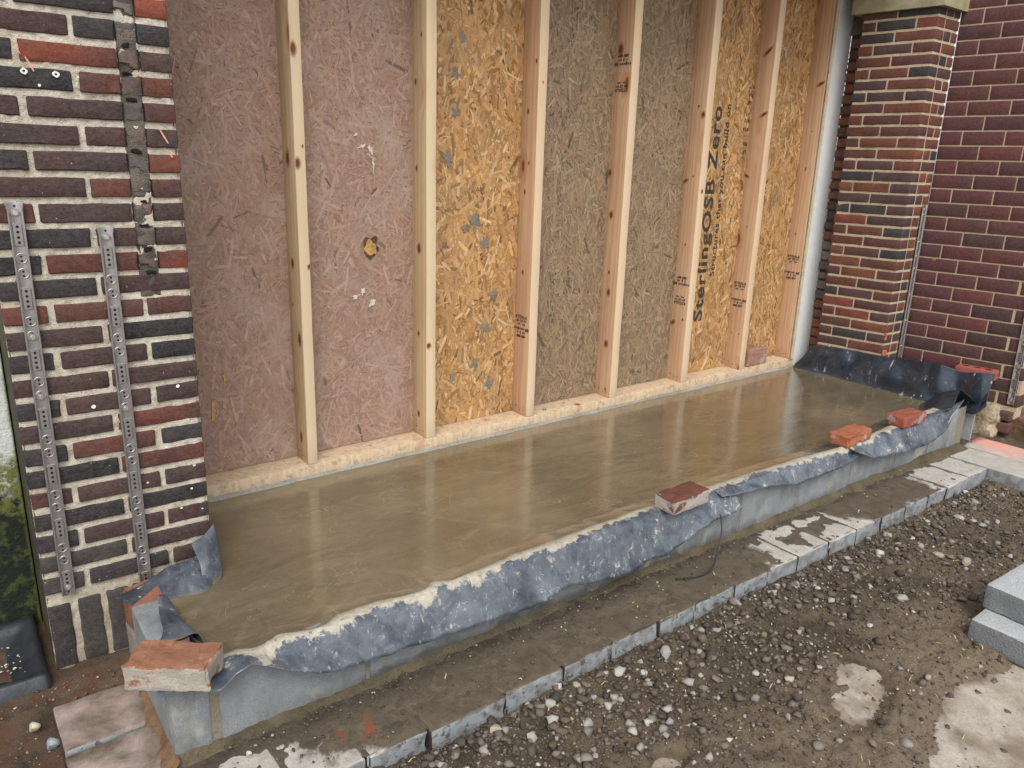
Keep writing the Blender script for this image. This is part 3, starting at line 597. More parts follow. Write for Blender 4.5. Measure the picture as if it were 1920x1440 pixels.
# boards made of pressed flakes
ORANGE = [(.50, .28, .11), (.45, .24, .085), (.56, .34, .155), (.38, .195, .07), (.48, .265, .10), (.60, .41, .22), (.30, .155, .06), (.42, .25, .12), (.52, .30, .12)]
GREYB = [(.28, .195, .118), (.26, .18, .108), (.295, .207, .128), (.31, .225, .14), (.245, .168, .10), (.29, .183, .102), (.335, .248, .155)]
PINK = [(.345, .225, .168), (.355, .237, .182), (.325, .208, .152), (.375, .26, .205), (.345, .21, .145), (.305, .192, .14)]
def yboard(x): return yplate(x)+.140
def flakes(x0, x1, z0, z1, n, pal, sd, ln=(.045, .10), wd=(.006, .02), tilt=.02, vert=.5, dark=.05):
    r = np.random.default_rng(sd); V = []; C = []; F = []
    for i in range(n):
        cx, cz = r.uniform(x0, x1), r.uniform(z0, z1); L = r.uniform(*ln)*r.choice([.5, 1, 1, 1.2]); w = r.uniform(*wd)
        a = r.normal(math.pi/2, .55) if r.random() < vert else r.uniform(0, math.pi)
        lay = i/n*.0016+r.uniform(0, .0004); ta, tb = r.normal(0, tilt*.35), r.normal(0, tilt*2)
        pts = [(-.5, -.35), (-.3, -.5), (.34, -.5), (.5, -.3), (.5+r.uniform(-.06, .02), .3), (.3, .5), (-.36, .5), (-.5+r.uniform(-.02, .06), .3)]
        col = np.array(pal[r.integers(len(pal))])*r.uniform(.86, 1.12)
        if r.random() < dark: col = col*r.uniform(.4, .65)
        b = len(V); ca, sa = math.cos(a), math.sin(a); bend = r.normal(0, .06)
        for (p, q) in pts:
            pp, qq = p*L, q*w+bend*(p*p-.1)*L*.5; x = cx+pp*ca-qq*sa; z = cz+pp*sa+qq*ca
            x = min(max(x, x0), x1); z = min(max(z, z0), z1)
            V.append((x, yboard(x)-.0012-lay-ta*pp-tb*qq, z)); C.append(col)
        F.append([b+k for k in range(8)])
    return V, F, C
def board(name, x0, x1, pal, basec, mat, n, sd, **k):
    t = .012; V = [(x0, yboard(x0), .302), (x1, yboard(x1), .302), (x1, yboard(x1), 3.05), (x0, yboard(x0), 3.05), (x0, yboard(x0)+t, .302), (x1, yboard(x1)+t, .302), (x1, yboard(x1)+t, 3.05), (x0, yboard(x0)+t, 3.05)]
    F = [(0, 1, 2, 3), (5, 4, 7, 6), (1, 5, 6, 2), (4, 0, 3, 7), (3, 2, 6, 7), (4, 5, 1, 0)]
    bo = child(name, mk(name, V, F, mat, cols=[basec]*8), fr)
    v, f, c = flakes(x0, x1, .302, 3.05, n, pal, sd, **k)
    fo = child('wood_flakes', mk('wood_flakes', v, f, mat, cols=np.array(c)), bo, (0, 0, 0)); fo['kind'] = 'stuff'
    return bo
b1 = board('chipboard_sheet', .40, 1.335, PINK, (.33, .2, .16), M_PINKB, 6500, 1, ln=(.05, .14), wd=(.004, .016), tilt=.010, vert=.35, dark=.010)
b1['label'] = 'chipboard sheet coated with dusty pink paint, next to the left pier'
b2 = board('chipboard_sheet', 1.338, 1.985, PINK, (.33, .2, .16), M_PINKB, 5200, 2, ln=(.05, .14), wd=(.004, .016), tilt=.010, vert=.35, dark=.010)
b2['label'] = 'pink coated chipboard sheet with a gouged hole'
b3 = board('chipboard_sheet', 1.988, 2.655, ORANGE, (.45, .26, .11), M_OSB, 5600, 3, ln=(.035, .11), wd=(.005, .020), tilt=.014, dark=.09, vert=.6)
b3['label'] = 'orange chipboard sheet with grey mortar splats'
b4 = board('chipboard_sheet', 2.658, 3.998, GREYB, (.22, .16, .11), M_OSB, 10000, 4, ln=(.03, .11), wd=(.004, .017), tilt=.010, dark=.05, vert=.6)
b4['label'] = 'weathered grey-brown chipboard sheet'
b5 = board('chipboard_sheet', 4.001, 5.32, ORANGE, (.45, .26, .11), M_OSB, 10500, 5, ln=(.035, .12), wd=(.005, .020), tilt=.013, dark=.07, vert=.85)
b5['label'] = 'orange chipboard sheet with large black lettering'
# torn hole in second sheet
def blob(name, cx, cz, rx, rz, col_mat, parent, yoff, sd, n=26, amp=.25, ang=0, thick=.0):
    V = [(0, 0, 0)]; 
    for i in range(n):
        a = 2*math.pi*i/n; r = 1+amp*mn.noise(Vector((math.cos(a)*1.6+sd, math.sin(a)*1.6, sd*3.)))*1.6
        px, pz = math.cos(a)*rx*r, math.sin(a)*rz*r
        V.append((px*math.cos(ang)-pz*math.sin(ang), thick, px*math.sin(ang)+pz*math.cos(ang)))
    F = [(0, i+1, (i+1) % n+1)[::-1] for i in range(n)]
    return child(name, mk(name, V, F, col_mat), parent, (cx, yboard(cx)-yoff, cz))
blob('gouge', 1.722, 1.286, .040, .052, mat_simple('torn_dark', (.10, .055, .03), .9, .004, 60, .5), b2, .0062, 3.3, amp=.5)
blob('gouge_core', 1.724, 1.281, .028, .036, mat_simple('torn_wood', (.42, .26, .09), .9, .004, 60, .5), b2, .0082, 5.1, amp=.4)
M_PALE = mat_simple('plaster_smear', (.58, .52, .47), .9, .002, 90, .25)
M_SPLAT = mat_simple('mortar_splat', (.20, .17, .135), .9, .003, 90, .4)
M_TORN = mat_simple('bare_scrape', (.50, .30, .11), .85, .003, 90, .4)
for (x, z, rx, rz, a) in [(1.64, 1.055, .022, .010, .5), (1.675, 1.072, .010, .018, 0), (1.725, 1.02, .022, .014, .9), (1.69, 1.75, .02, .008, .2), (1.73, 1.74, .012, .02, .4), (1.66, 1.80, .008, .008, 0), (1.745, 1.67, .006, .03, 0)]:
    blob('plaster_smear', x, z, rx*.8, rz*.8, M_PALE, b2, .0065, x*7+z, amp=.9, ang=a)
for (x, z, rx, rz, a) in [(.86, .69, .006, .05, .15), (.93, .60, .008, .045, -.1), (.99, .74, .006, .03, 0), (.98, .62, .005, .02, .2), (.84, 1.22, .012, .05, .3), (.80, 1.10, .008, .03, .2)]:
    blob('bare_scrape', x, z, rx, rz, M_TORN, b1, .0062, x*9+z, amp=.9, ang=a)
for (x, z, r) in [(2.16, 1.71, .038), (2.21, 1.93, .02), (2.21, 2.11, .028), (2.33, 1.39, .045), (2.28, 1.36, .02), (2.22, 1.65, .012), (2.35, 1.48, .014), (2.4, 1.27, .03), (2.15, 1.28, .02), (2.32, 1.55, .012), (2.25, 2.28, .02), (2.42, .82, .03), (2.35, .62, .03), (2.2, .56, .02), (2.47, 1.0, .025), (2.08, 2.16, .015), (2.45, .50, .03), (2.1, 1.0, .015)]:
    blob('mortar_splat', x, z, r*.8, r*.9, M_SPLAT, b3, .0055, x*5+z*3, amp=.8)
# lettering and stamps
def mat_ink(name, wear):
    s = N(name); w = s.world(); n = s.noise(w, 90, 5, .8); n2 = s.noise(w, 12, 4)
    return s.fin((.035, .033, .032), .7, alpha=s.ramp(s.math('ADD', s.math('MULTIPLY', n, .7), s.math('MULTIPLY', n2, .3)), [(wear, 0), (wear+.06, .93)]))
M_INK = mat_ink('black_ink', .38); M_INK2 = mat_ink('faded_ink', .49); M_STAMP = mat_ink('stamp_ink', .25)
def text_mesh(txt, size, mat, space=1.0, align='LEFT', bold=0):
    cu = bpy.data.curves.new('t', 'FONT'); cu.body = txt; cu.size = size; cu.space_character = space; cu.align_x = align; cu.offset = bold; cu.resolution_u = 3
    ob = bpy.data.objects.new('t', cu); COL.objects.link(ob); dg = bpy.context.evaluated_depsgraph_get(); dg.update()
    me = bpy.data.meshes.new_from_object(ob.evaluated_get(dg)); bpy.data.objects.remove(ob); bpy.data.curves.remove(cu)
    me.materials.clear(); me.materials.append(mat); return me
def xf(me, M): me.transform(M); return me
# board text: reads upwards, facing -Y : local x -> +Z, local y -> -X
RB = Matrix(((0, -1, 0, 0), (0, 0, -1, 0), (1, 0, 0, 0), (0, 0, 0, 1)))
def fit(me, L):
    xs_ = [v.co.x for v in me.vertices]; k = L/(max(xs_)-min(xs_)); 
    for v in me.vertices: v.co.x *= k
    return me
child('lettering', xf(fit(text_mesh('SterlingOSB Zero', .125, M_INK, 1.1, bold=.003), 1.42), RB), b5, (4.295, yboard(4.295)-.0052, .67))
child('lettering', xf(fit(text_mesh('Structures that you can build on', .062, M_INK, 1.1, bold=.0012), 1.13), RB), b5, (4.385, yboard(4.385)-.0052, .98))
for (x, z, L, sz, tx) in [(4.50, .70, .16, .035, '#=#=#'), (4.50, .92, .26, .03, '=::=::='), (4.50, 1.3, .50, .035, ':=:=:==:=::=')]:
    child('small_print', xf(fit(text_mesh(tx, sz, M_INK2), L), RB), b5, (x+.02, yboard(x)-.0052, z))
child('lettering', xf(fit(text_mesh('Sterling', .085, M_INK2, 1.1, bold=.001), .7), RB), b5, (4.60, yboard(4.60)-.0052, 1.55))
for (x, z, L) in [(2.92, .62, .55), (2.93, 1.25, .5), (2.97, 1.9, .55)]:
    child('faded_lettering', xf(fit(text_mesh('::-=:-::=:-:', .06, M_INK2), L), RB), b4, (x, yboard(x)-.0045, z))
# stamps on the left (-X) side of studs: local x -> -Y, y -> Z   (seen from -X, reading left to right goes from +Y to -Y)
RS = Matrix(((0, 0, -1, 0), (-1, 0, 0, 0), (0, 1, 0, 0), (0, 0, 0, 1)))
RS = Matrix(((0, 0, -1, 0), (-1, 0, 0, 0), (0, 1, 0, 0), (0, 0, 0, 1)))
FL = Matrix.Rotation(math.pi, 4, 'Z')
def stamp(i, z1, z2, flip):
    s0 = studobs[i]; x = studs[i][0]
    for (txts, z) in ((['RYDALA', '\u25a0= CE ==', '== \u00b7 =='], z1), (['RYDALA TIMBER' if 0 else '==#=== ##', '=  8  ==', '### ##='], z2)):
        for li, tx in enumerate(txts):
            me = text_mesh(tx.replace('\u25a0', '#'), .025 if li == 0 else .020, M_STAMP, 1.1, 'CENTER', .0009)
            me.transform(Matrix.Translation((0, -.020*li, 0)))
            if flip: me.transform(FL)
            xf(me, RS); child('ink_stamp', me, s0, (x-.0032, yplate(x)+.072, z))
stamp(2, .862, .795, False); stamp(3, 2.12, 2.26, True); stamp(4, .845, .97, True); stamp(5, .915, .797, False); stamp(6, 1.075, .955, False)
# nails in the side of the second stud and lumps on plate
for z in (2.30, 1.93, 1.60, 1.21, .94):
    bm = bmesh.new(); bmesh.ops.create_cone(bm, cap_ends=True, radius1=.0017, radius2=.0017, depth=.022, segments=8); me = bpy.data.meshes.new('nail'); bm.to_mesh(me); bm.free(); me.materials.append(M_STEEL)
    me.transform(Matrix.Rotation(math.pi/2, 4, 'Y')); child('nail', me, studobs[1], (1.957-.008, yplate(1.957)+.125, z))
for i, (x, w, m, _) in enumerate(studs):
    for yy, zz in ((.03, .335), (.10, .345), (.06, .33)):
        bm = bmesh.new(); bmesh.ops.create_circle(bm, cap_ends=True, radius=.0035, segments=8); me = bpy.data.meshes.new('nail_head'); bm.to_mesh(me); bm.free(); me.materials.append(M_HOLE)
        me.transform(Matrix.Rotation(-math.pi/2, 4, 'Y')); child('nail_head', me, studobs[i], (x-.0028, yplate(x)+yy, zz))

def mat_knot():
    s = N('pine_knot'); a = s.n('VertexColor'); a.layer_name = 'Col'; r = s.sep(a.outputs[0])[0]; w = s.world(); n = s.noise(w, 60, 4, .7)
    rr = s.math('ADD', r, s.math('MULTIPLY', s.math('SUBTRACT', n, .5), .35))
    col = s.ramp(rr, [(.0, (.075, .03, .016)), (.28, (.16, .055, .025)), (.40, (.09, .035, .018)), (.5, (.33, .13, .06)), (1, (.48, .26, .14))])
    return s.fin(col, .55, alpha=s.ramp(rr, [(.48, 1), (.62, .55), (.98, 0)]), spec=.3)
M_KNOT = mat_knot()
def knot(i, face, z, f, rc, rz, ang=0):
    x, w_, _, _ = studs[i]; n = 16; V = [(0, 0)]; Rr = [0]
    for rr in (.3, .55, .8, 1):
        for k in range(n): a = 2*math.pi*k/n; V.append((math.cos(a)*rr*rc*2, math.sin(a)*rr*rz*2)); Rr.append(rr)
    ca, sa = math.cos(ang), math.sin(ang); V = [(p*ca-q*sa, p*sa+q*ca) for p, q in V]
    F = [(0, 1+k, 1+(k+1) % n) for k in range(n)]+[(1+j*n+k, 1+(j+1)*n+k, 1+(j+1)*n+(k+1) % n, 1+j*n+(k+1) % n) for j in range(3) for k in range(n)]
    if face == 'F':
        P = [(min(max(f*w_+p, .001), w_-.001), -.0026, q) for p, q in V]
    else: P = [(-.0026, min(max((1-f)*.138-p, .001), .137), q) for p, q in V]
    child('knot', mk('knot', P, F, M_KNOT, cols=np.array([[r_, r_, r_] for r_ in Rr])), studobs[i], (x, yplate(x), z))
for a in [(0, 'F', 2.12, .25, .010, .020), (0, 'F', 1.74, .75, .003, .005), (0, 'F', 1.67, .2, .010, .016), (0, 'S', 1.69, .45, .014, .024), (0, 'S', 1.24, .45, .011, .016), (0, 'F', 1.23, .9, .006, .009), (0, 'S', .90, .75, .012, .022), (0, 'S', .42, .5, .010, .018), (0, 'S', 1.05, .3, .004, .006),
          (1, 'S', 2.05, .3, .006, .010), (1, 'S', 1.66, .35, .006, .010), (1, 'S', 1.28, .5, .012, .018), (1, 'S', .85, .45, .007, .010), (1, 'F', .80, .2, .010, .010), (1, 'S', .42, .45, .008, .012), (1, 'S', 2.25, .7, .004, .007),
          (2, 'S', 1.96, .45, .006, .010), (2, 'S', 2.20, .85, .005, .008), (2, 'S', 1.70, .6, .004, .007), (2, 'S', 1.55, .4, .005, .010), (2, 'S', 1.12, .45, .006, .009), (2, 'F', 2.1, .5, .003, .004),
          (3, 'S', 2.33, .3, .014, .024), (3, 'S', 1.66, .12, .008, .016), (3, 'S', 1.42, .35, .011, .016), (3, 'S', 1.08, .45, .006, .008), (3, 'S', .96, .5, .010, .016), (3, 'S', .64, .55, .011, .016), (3, 'S', .35, .7, .005, .008),
          (4, 'S', 2.02, .85, .010, .014), (4, 'S', 2.07, .55, .006, .006, .6), (4, 'S', 1.62, .15, .020, .008, .5), (4, 'S', 1.65, .6, .004, .004), (4, 'F', 1.56, .45, .007, .009), (4, 'S', 1.22, .5, .004, .006), (4, 'S', .70, .15, .016, .010, .7), (4, 'S', .73, .75, .005, .006),
          (5, 'S', 2.45, .6, .030, .008, .7), (5, 'S', 2.06, .75, .022, .007, .5), (5, 'S', 1.66, .15, .018, .006, -.4), (5, 'S', 1.32, .5, .003, .005), (5, 'S', .56, .3, .003, .005), (5, 'S', .56, .75, .003, .005),
          (6, 'S', 2.30, .75, .022, .008, .5), (6, 'S', 1.72, .5, .005, .008), (6, 'S', 1.98, .6, .003, .004), (6, 'S', 1.25, .4, .004, .006)]:
    knot(*a)

# white frame strip
tag(top('window_frame_strip', plainbox('window_frame_strip', (5.300, 3.340, .20), (5.495, 3.40, 3.1), M_WHITE, .004)), 'white painted frame strip between the last stud and the rough brick reveal', 'frame')
# lintel over the opening
lin = tag(empty('lintel', (3, 3, 3.0)), 'stone lintel and brickwork over the boarded opening, out of the frame', 'lintel')
child('lintel_beam', plainbox('lintel_beam', (.5, 2.76, 3.05), (5.9, 3.6, 3.9), M_STONE, .005), lin)

# ================================================================== RIGHT PIER, REVEAL, PURPLE WALL
th = math.radians(-6.97); U2 = (math.sin(th), math.cos(th))
C0 = Vector((5.39, 2.694, 0))
rp = tag(empty('brick_pier', (5.5, 2.9, 0)), 'thin red and black brick pier under a stone cap, right of the boarded opening', 'brick pier')
def pcol():
    return jit(random.choices([(.155, .044, .030), (.115, .038, .032), (.19, .060, .028), (.035, .036, .038), (.24, .055, .032), (.085, .042, .042)], [5, 4, 3, 2.2, 1.4, 2.6])[0], .14)
def place(par, org, t0, L, z, H, D, kind, mat, col, off=0, inset=.004, vdir=(1, 0), **k):
    me = brick_me(round(L, 3), D, H, kind, mat, u=U2, v=vdir, inset=inset, **k)
    child('brick', me, par, (org[0]+U2[0]*t0+off, org[1]+U2[1]*t0, z), col)
pz0 = 2.092; pit = .0745; hb = .0595
for r in range(-14, 24):                      # course r lies below mortar line r
    z = pz0-.0745*(r+1)+.008
    if z > 2.73 or z < .1: continue
    typ = (r % 2)                             # typ 1: two full bricks
    if typ: segs = [(0, .253), (.263, .490)]
    else: segs = [(0, .128), (.138, .383), (.393, .490)]
    for a, b in segs: place(rp, C0, a, b-a, z, hb, .10, 'pw', M_PBRICK, pcol(), off=random.uniform(-.002, .002), chips=.004)
    # narrow return face
    nar = [(.112, .292)] if not typ else [(.112, .20), (.212, .292)]
    for a, b in nar:
        me = brick_me(round(b-a, 3), .10, hb, 'pn', M_PBRICK, u=(1, 0), v=U2, chips=.004)
        child('brick', me, rp, (C0[0]+a, C0[1], z), pcol())
def shearbox(name, s0, s1, t0, t1, z0, z1, mat, org=C0):
    V = [(org[0]+s+U2[0]*t, org[1]+U2[1]*t, z) for z in (z0, z1) for s, t in ((s0, t0), (s1, t0), (s1, t1), (s0, t1))]
    return mk(name, V, [(3, 2, 1, 0), (4, 5, 6, 7), (0, 1, 5, 4), (1, 2, 6, 5), (2, 3, 7, 6), (3, 0, 4, 7)], mat)
child('mortar', shearbox('mortar', .004, .280, .004, .479, -.05, 2.735, M_MORTAR2), rp)
child('stone_cap', shearbox('stone_cap', -.035, .30, -.04, .55, 2.737, 3.3, M_STONE), rp)
M_CHIP = mat_simple('fresh_brick_break', (.46, .13, .065), .9, .003, 70, .2)
for (s, t, z, rx, rz) in [(-.004, .012, .465, .028, .022), (-.004, .006, .585, .010, .028), (-.004, .004, .66, .006, .02)]:
    me = box_lattice(rx*2, .012, rz*2, (3, 1, 3), .005, .004, int(z*100), nscale=40, mat=M_CHIP, name='broken_corner', chips=.03)
    child('broken_corner', me, rp, (C0[0]-.003, C0[1]-.007, z-rz)); 
rp2 = tag(empty('brick_reveal', (5.5, 3.3, 0)), 'ragged orange and grey brick ends in the recess beside the white frame strip', 'brick reveal')
for i in range(40):
    z = .24+i*.0745
    if z > 2.6: break
    c = random.choice([(.30, .085, .03), (.16, .06, .04), (.34, .12, .05), (.10, .07, .06), (.24, .10, .06)]) if not (.72 < z < 1.15) else random.choice([(.26, .20, .16), (.16, .14, .13), (.30, .25, .22)])
    me = brick_me(.14, .115, .062, 'rev', M_PBRICK, ns=(4, 1, 3), inset=.008, rough=.006, chips=.03)
    child('brick', me, rp2, (5.474+random.uniform(-.004, .008), 3.222+random.uniform(-.003, .003), z), c)
child('mortar', plainbox('mortar', (5.488, 3.230, .1), (5.9, 3.335, 2.66), mat_simple('black_joint', (.05, .045, .04), .95, .004, 40, .5)), rp2)
child('cement_dab', box_lattice(.18, .11, .4, (4, 2, 6), .01, .01, 4, mat=M_ROUGHREV, name='cement_dab'), rp2, (5.475, 3.225, 2.64))

W0 = Vector((5.68, 2.694, 0)); pw = tag(empty('brick_wall', (5.75, 2.3, 0)), 'smooth purple brick wall running forward at the far right', 'wall')
pp = .0946; zm = 1.331
for r in range(-18, 14):
    zt = zm-pp*(r-1)-.006; z = zt-(pp-.012)
    if z < -.05 or z > 3.2: continue
    tA = [-.144, -.400, -.655] if r % 2 == 0 else [-.262, -.518, -.774]
    js = [-.003]+tA+[-.785]
    js = [js[0]]+[j for j in js[1:] if j > -.78]+[-.785]
    if z < .02 and r: js = [j for j in js if j < -.5 or j == -.003]
    for a, b in zip(js[:-1], js[1:]):
        L = a-b-.0085
        if L < .03: continue
        if z < .12 and a > -.60: continue
        c = jit(random.choices([(.115, .033, .034), (.092, .030, .034), (.135, .035, .031), (.075, .030, .034)], [4, 4, 2, 1])[0], .10)
        if z < .75 and a < -.3: c = tuple(p*q for p, q in zip(c, (.72, .95, .72)))
        place(pw, W0, b+.0085 if b > -.78 else b, L, z, pp-.0095, .10, 'pp', M_PURPLE, c, off=0, rough=.0006, inset=.0025)
    for a, b in ([(.105, .33), (.34, .56)] if r % 2 else [(.105, .22), (.23, .45)]):
        me = brick_me(round(b-a, 3), .10, pp-.012, 'pe', M_PURPLE, u=(1, 0), v=U2, rough=.0008, inset=.0025)
        child('brick', me, pw, (W0[0]+a-U2[0]*.785, W0[1]-U2[1]*.785, z), jit((.15, .085, .085), .1))
child('mortar', shearbox('mortar', .0032, .575, -.782, .0, .12, 3.4, M_MORTAR3, W0), pw)
child('rubble_stone', box_lattice(.15, .26, .25, (10, 12, 10), .03, .012, 8, mat=mat_simple('sandy_rubble', (.34, .28, .19), .95, .012, 45, .5), name='rubble_stone', nscale=16, chips=.03), pw, (5.66, 1.99, -.04))
child('footing', plainbox('footing', (5.80, 1.80, -.1), (6.3, 2.75, .125), mat_simple('earthy_mortar', (.15, .09, .055), .95, .01, 25, .5, world=True), .01), pw)
for z, c in ((.10, (.10, .05, .04)), (.02, (.14, .06, .045))):
    child('brick', box_lattice(.10, .17, .07, (2, 4, 3), .006, .004, int(z*100), u=(1, 0), v=U2, mat=M_PURPLE, chips=.02), pw, (5.74, 1.925, z), c)
# yellow lichen
bm = bmesh.new(); bmesh.ops.create_icosphere(bm, subdivisions=2, radius=.012); me = bpy.data.meshes.new('lichen'); bm.to_mesh(me); bm.free(); me.materials.append(mat_simple('lichen', (.30, .18, .03), .9, .003, 90, .4))
o = child('lichen', me, pw, (5.68-U2[0]*.10, 2.694-U2[1]*.10, 1.13)); o.scale = (.25, 1.3, .9)

# ================================================================== WALL STARTER CHANNELS
def channel(name, length, wdt, seed):
    """perforated steel strip lying in local XZ, facing -Y, from z=0 down"""
    w = wdt/2; lip = .004; prof = [(-w, 0), (-w, -.009), (-w+lip, -.009), (-w+lip+.002, -.004), (w-lip-.002, -.004), (w-lip, -.009), (w, -.009), (w, 0)]
    nz = 60; V = []; 
    for i in range(nz+1):
        zz = -length*i/nz
        for x, y in prof:
            f = 1+(.22 if i == 0 else 0); V.append((x*f, y, zz))
    F = gridF(nz+1, 8); return mk(name, V, F, M_STEEL)
def disc(r, d, mat, seg=14, name='hole', sz=1):
    bm = bmesh.new(); bmesh.ops.create_cone(bm, cap_ends=True, radius1=r, radius2=r*.9, depth=d, segments=seg); me = bpy.data.meshes.new(name); bm.to_mesh(me); bm.free()
    me.transform(Matrix.Rotation(math.pi/2, 4, 'X')); 
    for v in me.vertices: v.co.z *= sz
    me.materials.append(mat); return me
def ring(r0, r1, name='boss'):
    V = []; n = 20
    for rr, y in ((r0, 0), ((r0+r1)/2, -.002), (r1, 0)):
        for i in range(n): a = 2*math.pi*i/n; V.append((math.cos(a)*rr, y, math.sin(a)*rr*1.0))
    F = [(k*n+i, k*n+(i+1) % n, (k+1)*n+(i+1) % n, (k+1)*n+i) for k in range(2) for i in range(n)]
    return mk(name, V, F, M_STEEL, True)
D_HOLE = disc(.0042, .001, M_HOLE); D_HOLE2 = disc(.0034, .001, M_HOLE); D_BOLT = disc(.0075, .006, M_BOLT, 6, 'bolt'); D_WASH = disc(.012, .002, M_STEEL, 18, 'washer'); RING = ring(.0125, .016)
def tabmesh():
    V = []; w = .0105; z0, z1 = .033, -.033
    out = [(-w, z0-.005), (-w+.004, z0), (w-.004, z0), (w, z0-.005), (w, z1), (-w, z1)]
    for y, k in ((0, 1.12), (-.0025, 1)):
        for x, z in out: V.append((x*k, y, z*(1+(k-1)*.4)))
    F = [(i, (i+1) % 6, 6+(i+1) % 6, 6+i) for i in range(6)]+[(6, 7, 8, 9, 10, 11)]
    return mk('tie_tab', V, F, M_STEEL)
TAB = tabmesh()
def starter(label, p_top, p_bot, wdt, face, bolts):
    """face: unit vector the strip faces (x,y)"""
    t = Vector(p_top); b = Vector(p_bot); ln = (t-b).length
    e = tag(empty('wall_starter_strip', tuple(b)), label, 'steel strip', 'perforated steel wall starter strips screwed to the brickwork')
    az = math.atan2(face[1], face[0])+math.pi/2; lean = math.atan2((Vector((t.x-b.x, t.y-b.y)).dot(Vector((math.cos(az), math.sin(az))))), t.z-b.z)
    R = Matrix.Rotation(az, 4, 'Z') @ Matrix.Rotation(lean, 4, 'Y')
    def put(nm, me, x, y, z):
        o = bpy.data.objects.new(nm, me); COL.objects.link(o); o.parent = e
        off = Matrix.Translation(t-b) @ R @ Matrix.Translation((x, y, z)); o.matrix_local = off; return o
    put('channel', channel('channel', ln, wdt, 1), 0, 0, 0)
    z = -.020; k = 0
    put('washer', D_WASH, 0, -.0050, -.030); put('bolt', D_BOLT, 0, -.008, -.030); put('hole', D_HOLE2, 0, -.0047, -.010)
    z = -.055
    while z > -ln+.05:
        put('tie_tab', TAB, 0, -.0042, z-.036)
        for j in range(4): put('hole', D_HOLE, 0, -.0071, z-.014-j*.0152)
        z -= .094
        for q in range(2):
            if z < -ln+.03: break
            put('boss', RING, 0, -.0045, z-.012); put('hole', D_HOLE2, 0, -.0048, z-.006)
            if (k, q) in bolts: put('washer', D_WASH, 0, -.0050, z-.016); put('bolt', D_BOLT, 0, -.008, z-.016)
            else: put('hole', D_HOLE2, 0, -.0048, z-.019)
            z -= .044
        z -= .006; k += 1
    put('washer', D_WASH, 0, -.0050, -ln+.030); put('bolt', D_BOLT, 0, -.008, -ln+.030); put('hole', D_HOLE2, 0, -.0048, -ln+.012)
starter('left of the two steel starter strips on the dark left pier', (.2265, 2.688, 1.546), (.2245, 2.688, .272), .040, (0, -1), {(1, 1), (2, 1)})
starter('right of the two steel starter strips on the dark left pier', (.4565, 2.688, 1.470), (.4600, 2.688, .215), .040, (0, -1), {(2, 1)})
starter('thin steel starter strip in the corner between red pier and purple wall', (5.615, 2.684, 1.50), (5.625, 2.684, .41), .050, (0, -1), {(1, 0)})
nrm = (-U2[1], U2[0]); f2 = (-math.cos(th), math.sin(th)*0-.12)
pt = lambda t, z, off: (W0[0]+U2[0]*t-off, W0[1]+U2[1]*t, z)
starter('steel starter strip on the purple wall near the right edge', pt(-.735, 1.02, .004), pt(-.745, .22, .004), .040, (-.9926, -.1215), {(0, 0), (1, 0), (2, 0)})

# ================================================================== MEMBRANES
def interp(xs_, P): P = sorted(P); return np.interp(xs_, [p[0] for p in P], [p[1] for p in P])
def sheet(name, mat, x0, x1, inner, outer, flare=1.972, sd=0, wr=.006, label='', lift=None, zoff=0, ytuck=.07):
    n = int((x1-x0)/.006); us = np.linspace(x0, x1, n); yi = interp(us, inner); zo = interp(us, outer)+.018; m = 26; V = []; UV = []
    for i, x in enumerate(us):
        P = [(yi[i]+ytuck, .225), (yi[i]+.012, .266), (yi[i], .283), (2.030, .2875), (2.012, .284), (2.000, .268), (flare, zo[i])]
        lf = np.interp(x, *lift) if lift else 0
        if zo[i] > .262: P[4] = (2.012, .287+lf*.5); P[5] = (1.995, .5*(.29+zo[i])); P[6] = (flare, zo[i])
        P = np.array(P); seg = np.r_[0, np.cumsum(np.hypot(*np.diff(P, axis=0).T))]; s = np.linspace(0, 1, m)*seg[-1]
        yy = np.interp(s, seg, P[:, 0]); zz = np.interp(s, seg, P[:, 1])
        for j in range(m):
            t = s[j]/seg[-1]; f = max(0, (t-.25)/.75)**.9
            w1 = crumple(x, t*.3, sd)*wr*3.7*f; w2 = mn.noise(Vector((x*26+sd-t*3, j*.10, 3+sd)))*wr*.15*f; w3 = mn.noise(Vector((x*3.3+sd, 0, 9)))*wr*2.4*f
            d = mn.noise(Vector((x*9, 7, sd)))*.007*f
            V.append((x+w1*.3, min(yy[j]-w1*.8-abs(w3)-w2, 2.0205 if (zz[j] < .27 and t > .4) else 9), zz[j]+zoff+d+(.0025+w1*.25 if t > .25 else 0)))
            UV.append((x, max(0, (s[j]-seg[2]*.9))/max(.05, .19)))
    F = gridF(n, m)[:, ::-1]; me = mk(name, V, F, mat, True, uv=UV); o = top(name, me)
    md = o.modifiers.new('solid', 'SOLIDIFY'); md.thickness = .0012
    return tag(o, label, 'membrane', 'blue damp proof membrane pieces round the wet slab')
inner = [(.30, 2.05), (.578, 2.059), (.622, 2.03), (.705, 2.063), (.825, 2.02), (.895, 2.065), (1.05, 2.06), (1.198, 2.025), (1.254, 2.067), (1.318, 2.035), (1.591, 2.065), (1.725, 2.07), (1.952, 2.075), (2.083, 2.082), (2.281, 2.09), (2.36, 2.075), (2.743, 2.085), (3.444, 2.065), (3.902, 2.03), (4.111, 2.055), (4.697, 2.10), (5.074, 2.11)]
dripA = [(.33, .275), (.4, .285), (.448, .247), (.489, .226), (.535, .265), (.581, .276), (.632, .248), (.683, .212), (.772, .165), (.852, .148), (.951, .139), (1.09, .134), (1.266, .118), (1.396, .116), (1.607, .097), (1.721, .119), (1.804, .133), (1.923, .1), (2.035, .09), (2.142, .08), (2.247, .099), (2.419, .108), (2.535, .147), (2.685, .169), (2.836, .176)]
